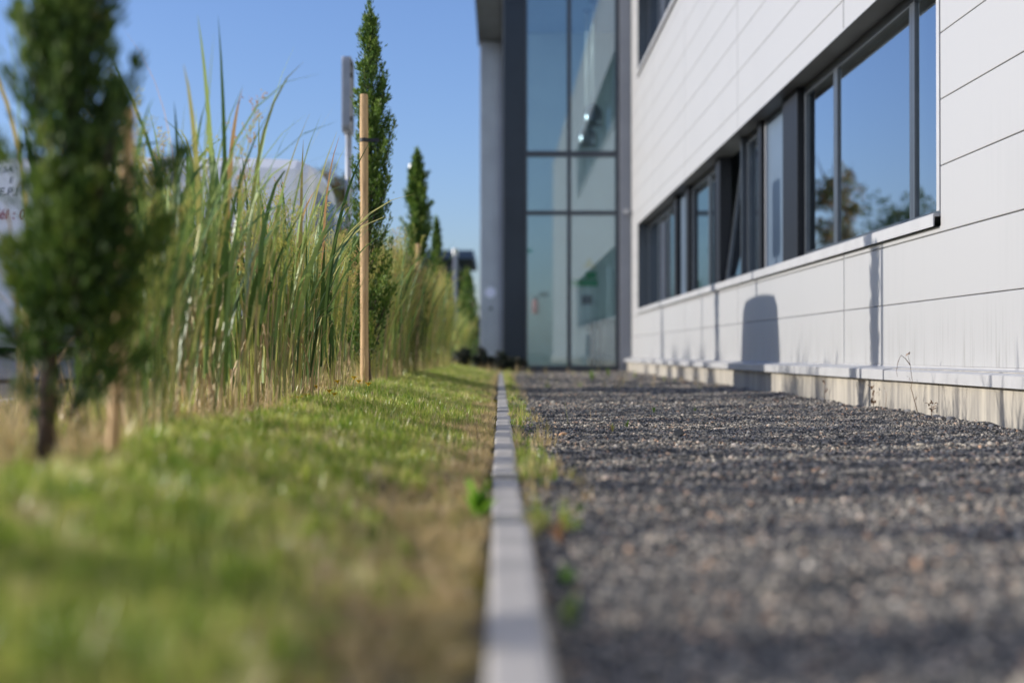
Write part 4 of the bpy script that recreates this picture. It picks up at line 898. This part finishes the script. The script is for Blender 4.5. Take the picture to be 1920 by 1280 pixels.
# loose larger stones
def stone(lab, loc, s, m, seed, name='stone', group='larger stones at the foot of the plinth'):
    import bmesh
    r = np.random.RandomState(seed); bm = bmesh.new(); bmesh.ops.create_icosphere(bm, subdivisions=3, radius=0.5)
    ph = r.rand(6) * 6
    for v in bm.verts:
        c = v.co; c *= 1 + 0.10 * math.sin(c.x * 5 + ph[0]) + 0.08 * math.sin(c.y * 6 + ph[1]) + 0.08 * math.sin(c.z * 7 + ph[2])
    for f in range(4):
        n_ = Vector(r.normal(size=3)).normalized()
        for v in bm.verts:
            dd = v.co.dot(n_)
            if dd > 0.36: v.co -= n_ * (dd - 0.36) * 0.8
    me = bpy.data.meshes.new('stone'); bm.to_mesh(me); bm.free()
    o = link(name, me, m, smooth=True); o.location = (loc[0], loc[1], loc[2] + s * 0.18); o.scale = (s * 1.3, s, s * 0.7); o.rotation_euler.z = r.rand() * 6
    return tag(o, lab, 'stone', group)
stone('smooth orange-brown pebble alone on the gravel near the kerb', onlawn(1055, 0, 5.75), 0.030, M['brownstone'], 1, group=None)
stn = [(1545, 0.05, 0.035, 'pale stone beside the thin dead stalk'), (1578, 0.07, 0.03, 'flat tan stone between stalk and curled weed'), (1612, 0.06, 0.028, 'bluish stone left of the curled weed'), (1705, 0.06, 0.032, 'grey stone left of the forked weed'), (1722, 0.09, 0.028, 'blue-grey stone at the forked weed foot'),
       (1742, 0.08, 0.026, 'dark stone left of the withered weed'), (1758, 0.05, 0.034, 'dark stone right of the withered weed'), (1766, 0.09, 0.03, 'grey stone in front of the two dark ones'), (1785, 0.06, 0.042, 'biggest grey stone against the plinth'), (1862, 0.08, 0.034, 'grey stone farthest right on the gravel edge')]
for k, (px, off, s_, lab) in enumerate(stn): stone(lab, onplinth(px, off), s_, M['stone'], 70 + k)

# ------------------------------------------------------------------ sign on its pole
st = thing('parking_sign', 'tall sign panel seen edge-on on a slim steel pole', 'sign', (-1.36, 12.75, 0.10))
s = MB(); s.tube([(0, 0, -0.1), (0, 0, 2.75)], 0.03, 14); s.build('pole', M['steel'], st, smooth=True)
def rrect(w2, h2, r, n=6):
    o = []
    for cx, cz, a0 in ((w2 - r, h2 - r, 0), (-w2 + r, h2 - r, 90), (-w2 + r, -h2 + r, 180), (w2 - r, -h2 + r, 270)):
        for k in range(n + 1): a_ = R(a0 + 90 * k / n); o.append((cx + r * math.cos(a_), cz + r * math.sin(a_)))
    return o
pr_ = rrect(0.18, 0.335, 0.06); n = len(pr_); s = MB()
V = [(-0.045, y, z + 2.53) for y, z in pr_] + [(-0.03, y, z + 2.53) for y, z in pr_]
s.add(V, [tuple(range(n)), tuple(range(n, 2 * n))[::-1]] + [(k, n + k, n + (k + 1) % n, (k + 1) % n) for k in range(n)]); s.build('panel', mat('sign_back', (0.62, 0.64, 0.68), 0.4), st)
fr = MB(); i_ = rrect(0.165, 0.32, 0.05)
V = [(-0.03, y, z + 2.53) for y, z in pr_] + [(0.03, y, z + 2.53) for y, z in pr_] + [(0.03, y, z + 2.53) for y, z in i_] + [(-0.03, y, z + 2.53) for y, z in i_]
Q = []
for a0 in range(3):
    Q += [(a0 * n + k, (a0 + 1) * n + k, (a0 + 1) * n + (k + 1) % n, a0 * n + (k + 1) % n) for k in range(n)]
fr.add(V, Q); fr.build('rim', M['steel'], st)
for z_ in (2.33, 2.72):
    s = MB(); s.lathe([(0.031, -0.02), (0.037, -0.018), (0.037, 0.018), (0.031, 0.02)], (0, 0, z_), 14); s.box(-0.033, -0.029, -0.10, 0.10, z_ - 0.018, z_ + 0.018); s.build('clamp', M['rubber'], st)
wp = thing('white_post', 'slim white post just left behind the third cypress', 'post', (-1.00, 16.2, 0.1))
s = MB(); s.tube([(0, 0, -0.1), (0, 0, 2.30)], 0.028, 12); s.build('pole', M['trim'], wp, smooth=True)
s = MB(); s.lathe([(0.028, 2.3), (0.045, 2.31), (0.045, 2.38), (0, 2.40)], (0, 0, 0), 12); s.build('cap', M['steel'], wp)

# ------------------------------------------------------------------ van, backed up to the planting
van = thing('delivery_van', 'white panel van with lettering, backed up behind the tall grasses', 'van', (-1.55, 12.62, 0.085))
VW = mat('van_paint', (0.80, 0.81, 0.82), 0.25, spec=0.6, var=0.02); DK = mat('van_dark_plastic', (0.03, 0.03, 0.033), 0.5); VG = glassmat('van_glass', 2.0, 1.3, 0.05, (0.25, 0.28, 0.3))
# cross sections along -x: (x, half width scale, roof height, floor)
prof = [(-0.00, 0.93, 1.74), (-0.05, 0.97, 1.84), (-0.15, 1.0, 1.885), (-0.5, 1.0, 1.90), (-1.8, 1.0, 1.91), (-3.1, 1.0, 1.89), (-3.45, 0.99, 1.80), (-4.05, 0.97, 1.25), (-4.35, 0.96, 1.08), (-4.75, 0.92, 0.92), (-4.9, 0.84, 0.70)]
def vsec(x, sc, zt):
    base = [(0.0, 0.30), (0.90, 0.30), (0.97, 0.38), (0.985, 0.62), (0.98, 0.95)]
    hw = 0.98
    up = zt - 0.95
    shape = [(0.965, 0.95 + up * 0.15), (0.90, 0.95 + up * 0.62), (0.83, 0.95 + up * 0.88), (0.70, 0.95 + up * 0.975), (0.35, zt - 0.0), (0.0, zt + 0.008)]
    if up < 0.05: shape = [(0.95, zt * 0.98), (0.9, zt * 0.985), (0.83, zt * 0.99), (0.7, zt), (0.35, zt + .005), (0, zt + .01)]; base[-1] = (0.975, min(0.95, zt * 0.93)); base[-2] = (0.985, min(.62, zt * .7))
    half = base + shape
    pts = [(x, -hy * sc, z) for hy, z in half] + [(x, hy * sc, z) for hy, z in half[::-1][1:-1]]
    return pts
s = MB(); V = []; n = None
for x, sc, zt in prof:
    q = vsec(x, sc, zt); n = len(q); V += q
m = len(prof)
Q = [(i * n + k, (i + 1) * n + k, (i + 1) * n + (k + 1) % n, i * n + (k + 1) % n) for i in range(m - 1) for k in range(n)]
s.add(V, Q + [tuple(range(n)), tuple((m - 1) * n + k for k in range(n))[::-1]]); s.build('body', VW, van, smooth=False, bevel=0.02)
for x in (-0.78, -3.95):
    for sy in (-1, 1):
        w_ = MB(); w_.lathe([(0.10, -0.10), (0.24, -0.105), (0.315, -0.09), (0.325, -0.05), (0.325, 0.05), (0.315, 0.09), (0.24, 0.105), (0.10, 0.10)], (0, 0, 0), 32, 'y')
        wo = w_.build('wheel', M['rubber'], van, smooth=True); wo.location = (x, sy * 0.90, 0.325)
        r_ = MB(); r_.lathe([(0.0, sy * 0.085), (0.05, sy * 0.095), (0.06, sy * 0.08), (0.19, sy * 0.09), (0.215, sy * 0.112), (0.22, sy * 0.09)], (0, 0, 0), 24, 'y'); r_.build('rim', M['steel'], wo)
        a_ = MB(); ring = []
        for k in range(17):
            t_ = math.pi * k / 16; ring.append((x + 0.40 * math.cos(t_), sy * 0.972, 0.325 + 0.40 * math.sin(t_)))
        a_.tube(ring, 0.022, 6); a_.build('wheel_arch', DK, van)
s = MB(); s.box(-0.10, 0.05, -0.9, 0.9, 0.22, 0.48); s.build('rear_bumper', DK, van, bevel=0.03)
s = MB(); s.box(-4.98, -4.78, -0.88, 0.88, 0.2, 0.5); s.build('front_bumper', DK, van, bevel=0.04)
for sy in (-1, 1):
    s = MB(); s.box(-0.06, 0.012, sy * 0.90 - 0.065, sy * 0.90 + 0.065, 0.66, 0.95); s.build('tail_light', mat('tail_red', (0.55, 0.02, 0.015), 0.2), van, bevel=0.01)
    s = MB(); s.add([(0.004, sy * 0.08, 1.12), (0.004, sy * 0.74, 1.12), (0.004, sy * 0.66, 1.62), (0.004, sy * 0.08, 1.62)], [(0, 1, 2, 3)]); s.build('rear_window', mat('van_rear_glass', (0.02, 0.025, 0.03), 0.08), van)
    s = MB(); s.add([(-3.2, sy * 0.975, 1.10), (-3.95, sy * 0.955, 1.08), (-3.62, sy * 0.90, 1.55), (-3.2, sy * 0.905, 1.62)], [(0, 1, 2, 3)]); s.build('side_window', mat('van_side_glass', (0.02, 0.025, 0.03), 0.08), van)
    s = MB(); s.box(-3.98, -3.82, sy * 1.06 - 0.09, sy * 1.06 + 0.09, 1.02, 1.24); s.box(-3.92, -3.88, sy * 1.0 - 0.06, sy * 1.0 + 0.06, 1.0, 1.05); s.build('wing_mirror', DK, van, bevel=0.02)
    s = MB(); s.box(-4.86, -4.7, sy * 0.74 - 0.13, sy * 0.74 + 0.13, 0.62, 0.78); s.build('headlight', M['chrome'], van, bevel=0.03)
s = MB(); s.box(0.003, 0.012, -0.006, 0.006, 0.5, 1.72); s.build('door_seam', DK, van)
s = MB(); s.add([(-3.52, -0.78, 1.74), (-3.52, 0.78, 1.74), (-4.02, 0.86, 1.29), (-4.02, -0.86, 1.29)], [(0, 1, 2, 3)]); o = s.build('windscreen', mat('van_screen', (0.02, 0.025, 0.03), 0.08), van); o.location.z = 0.02
def text(body, x, z, size, m, name='lettering'):
    c = bpy.data.curves.new(name, 'FONT'); c.body = body; c.size = size; c.extrude = 0.001; c.shear = 0.15; c.offset = size * 0.012
    o = bpy.data.objects.new(name, c); COL.objects.link(o); c.materials.append(m); o.parent = van
    # side of the van leans inward: follow it
    yy = -0.982 + (max(0, z - 1.09) * 0.11)
    o.location = (x, yy - 0.012, z); o.rotation_euler = (R(90) - R(6 if z > 0.95 else 0), 0, 0); return o
TXD = mat('lettering_dark', (0.03, 0.05, 0.07), 0.5); TXR = mat('lettering_red', (0.28, 0.02, 0.03), 0.5)
def vx(px, d_=11.66): return (px - 938) / F * d_ + 1.55
def vz(py, d_=11.66): return CH - (py - 662) / F * d_ - 0.085
text('SA', vx(4), vz(322), 0.075, TXD); text('E', vx(16), vz(343), 0.075, TXD); text('E.P.I', vx(-3), vz(367), 0.095, TXD); text('Tél : 0', vx(-17), vz(411), 0.115, TXR)
text('m', vx(356), vz(350), 0.12, TXD); text('n', vx(250), vz(352), 0.12, TXD)
sm_ = MB(); sm_.box(vx(520), vx(508), -0.992, -0.975, vz(534), vz(512)); sm_.build('side_reflector', mat('reflector_red', (0.6, 0.02, 0.015), 0.3), van)
lg = MB(); lg.add([(vx(262), -0.966, vz(386)), (vx(285), -0.966, vz(386)), (vx(285), -0.957, vz(372)), (vx(262), -0.957, vz(372))], [(0, 1, 2, 3)]); lg.build('red_mark', TXR, van).location.y = -0.012

# ------------------------------------------------------------------ background
def crown(Pc, Rc, n, leaf, rs_, lumps=26, fill=0.8):
    Pn = []
    for k in range(lumps):
        dv = rs_.normal(size=3); dv /= np.linalg.norm(dv); c = Pc + dv * Rc * rs_.uniform(0.25, 0.85); r_ = np.min(Rc) * rs_.uniform(0.22, 0.42)
        q = rs_.normal(size=(n // lumps, 3)); q /= np.linalg.norm(q, axis=1)[:, None]; Pn.append(c + q * r_ * rs_.uniform(0.4, 1.0, (n // lumps, 1)) ** 0.6)
    Pn = np.concatenate(Pn); D = rs_.normal(size=Pn.shape); D /= np.linalg.norm(D, axis=1)[:, None]
    V, Q = leaflets(Pn, D, leaf * rs_.uniform(0.6, 1.3, len(Pn)), leaf * rs_.uniform(0.4, 0.8, len(Pn)), rs_)
    return V, Q, np.repeat(rs_.rand(len(Pn)), 4)
def tree(name, lab, loc, H, Rc, n, leaf, m, seed, lumps=26, trunk=0.09, zc=None, group=None):
    r = np.random.RandomState(seed); t = thing(name, lab, 'tree', loc, group)
    zc = zc or H - Rc[2]
    V, Q, T = crown(np.array([0, 0, zc]), np.array(Rc), n, leaf, r, lumps); link('crown', mesh_arrays('crown', V, [Q], T), m, t)
    b = MB(); b.tube([(0, 0, -0.1), (0.03, 0, zc * 0.5), (0, 0, zc), (0.05, 0, H * 0.95)], [trunk, trunk * 0.8, trunk * 0.5, trunk * 0.1], 10)
    for k in range(14):
        a_ = r.rand() * 6.28; z0 = r.uniform(zc - Rc[2] * 0.8, zc + Rc[2] * 0.3); q = r.uniform(0.5, 0.9)
        b.tube([(0, 0, z0), (math.cos(a_) * Rc[0] * q * 0.5, math.sin(a_) * Rc[1] * q * 0.5, z0 + Rc[2] * 0.25), (math.cos(a_) * Rc[0] * q, math.sin(a_) * Rc[1] * q, z0 + Rc[2] * 0.6)], [trunk * 0.4, trunk * 0.25, trunk * 0.06], 5)
    b.build('trunk', M['bark'], t, smooth=True); return t
tree('young_tree', 'young open-crowned tree with reddish leaves left of the sign', (-4.95, 42, 0.08), 6.4, (0.95, 0.9, 2.2), 4200, 0.12, M['redtree'], 1, 60, 0.06)
tree('broadleaf_tree', 'round dark tree hidden by the van, mirrored in the big window', (-8.0, 46, 0.08), 5.4, (1.7, 1.7, 1.7), 5200, 0.16, M['tree'], 2, 40)
tree('broadleaf_tree', 'lower round tree farther left in the parking, mirrored in window', (-13.0, 52, 0.08), 5.0, (2.2, 2.0, 1.9), 5200, 0.18, M['tree'], 3, 40)
def hedge(name, lab, x0, x1, y0, y1, z0, z1, n, leaf, m, seed, cat='hedge', round_=0.25, group=None):
    r = np.random.RandomState(seed); x = r.uniform(x0, x1, n); y = r.uniform(y0, y1, n)
    top = z1 - round_ * (0.5 + 0.5 * np.sin(x * 3.1 + seed) * np.cos(x * 7.7)); z = z0 + (top - z0) * r.rand(n) ** 0.75
    Pn = np.stack([x, y, z], 1); D = r.normal(size=Pn.shape) + np.array([0, 0, 0.6]); D /= np.linalg.norm(D, axis=1)[:, None]
    V, Q = leaflets(Pn, D, leaf * r.uniform(0.6, 1.4, n), leaf * r.uniform(0.35, 0.7, n), r)
    o = link(name, mesh_arrays(name, V, [Q], np.repeat(r.rand(n), 4)), m); return tag(o, lab, cat, group)
hedge('hedge', 'tall dark hedge across the far end of the planting', -3.6, -0.9, 41, 42.2, 0, 2.75, 9000, 0.16, M['hedge'], 5)
hedge('hedge', 'long hedge closing the parking behind the van', -34, -3.8, 50, 51.2, 0, 2.3, 26000, 0.2, M['hedge'], 6)
for k, (x, y, h) in enumerate([(-0.78, 33.5, 2.25), (-1.25, 34.0, 2.1), (-1.75, 34.6, 2.2)]):
    r = np.random.RandomState(90 + k); n = 2600; z = h * r.rand(n); rad = 0.26 * np.clip((h - z) / h * 2.2, 0, 1) ** 0.6; a_ = r.rand(n) * 6.28; q = np.sqrt(r.rand(n)) * rad
    Pn = np.stack([np.cos(a_) * q, np.sin(a_) * q, z], 1); D = r.normal(size=Pn.shape) * 0.4 + np.array([0, 0, 1]); D /= np.linalg.norm(D, axis=1)[:, None]
    V, Q = leaflets(Pn, D, 0.10 * r.uniform(0.6, 1.3, n), 0.04 * r.uniform(0.6, 1.3, n), r)
    t = thing('conifer', ['bright green conifer nearest the grey slab column', 'bright green conifer behind the thin grey post', 'bright green conifer left of the thin grey post'][k], 'conifer', (x, y, 0.03), 'green conifers before the far hedge')
    link('crown', mesh_arrays('crown', V, [Q], np.repeat(r.rand(n), 4)), M['cyp'], t)
    b = MB(); b.tube([(0, 0, -0.05), (0, 0, h * 0.8)], [0.03, 0.01], 6); b.build('trunk', M['bark'], t)
# low dark shrubs in front of the portico
for k, (x, y, rx, h) in enumerate([(-0.62, 23.6, 0.26, 0.36), (-0.28, 24.0, 0.24, 0.34), (0.02, 24.3, 0.24, 0.30), (0.28, 24.6, 0.2, 0.24)]):
    r = np.random.RandomState(120 + k); V, Q, T = crown(np.array([0, 0, h * 0.5]), np.array([rx, rx * 0.8, h * 0.62]), 1500, 0.06, r, 16)
    t = thing('low_shrub', ['dark low shrub left of the far kerb end', 'dark low shrub second from the left before the portico', 'dark low shrub right at the kerb end', 'smallest dark shrub against the anthracite pier'][k], 'shrub', (x, y, 0.02), 'dark low shrubs before the portico')
    link('crown', mesh_arrays('crown', V, [Q], T), M['shrubdark'], t)
    b = MB()
    for j in range(5): b.tube([(0, 0, -0.02), (r.normal() * rx * 0.4, r.normal() * rx * 0.4, h * 0.6)], [0.008, 0.003], 5)
    b.build('stems', M['bark'], t)
# thin grey post, flat-roofed building far away
gp = thing('grey_post', 'thin grey lamp post standing before the far hedge', 'post', (-0.95, 30.0, 0.03))
s = MB(); s.tube([(0, 0, -0.05), (0, 0, 2.35)], 0.045, 12); s.build('pole', mat('post_grey', (0.13, 0.14, 0.17), 0.5), gp, smooth=True)
s = MB(); s.lathe([(0.045, 2.35), (0.06, 2.36), (0.06, 2.5), (0, 2.52)], (0, 0, 0), 12); s.build('lamp_head', M['steel'], gp)
fb = thing('flat_roofed_building', 'low dark building with flat overhanging roof above the hedge', 'building', (-4.0, 62, 0))
s = MB(); s.box(-9, 2.2, 0, 8, 0, 4.39); s.build('wall', mat('far_wall', (0.10, 0.11, 0.12), 0.8, var=0.1), fb)
s = MB(); s.box(-9.6, 2.85, -0.9, 8.6, 4.4, 4.75); s.build('roof', mat('far_roof', (0.13, 0.16, 0.19), 0.6), fb)
for k in range(3):
    s = MB(); s.box(-6 + k * 2.6, -4.2 + k * 2.6, -0.04, -0.01, 1.0, 3.4); s.build('window', mat('far_glass', (0.05, 0.07, 0.09), 0.1), fb)
hedge('treeline', 'far dark tree line low behind the parking', -150, 60, 150, 156, 0, 5.5, 14000, 1.1, M['hedge'], 9, 'trees', 1.5)['kind'] = 'stuff'
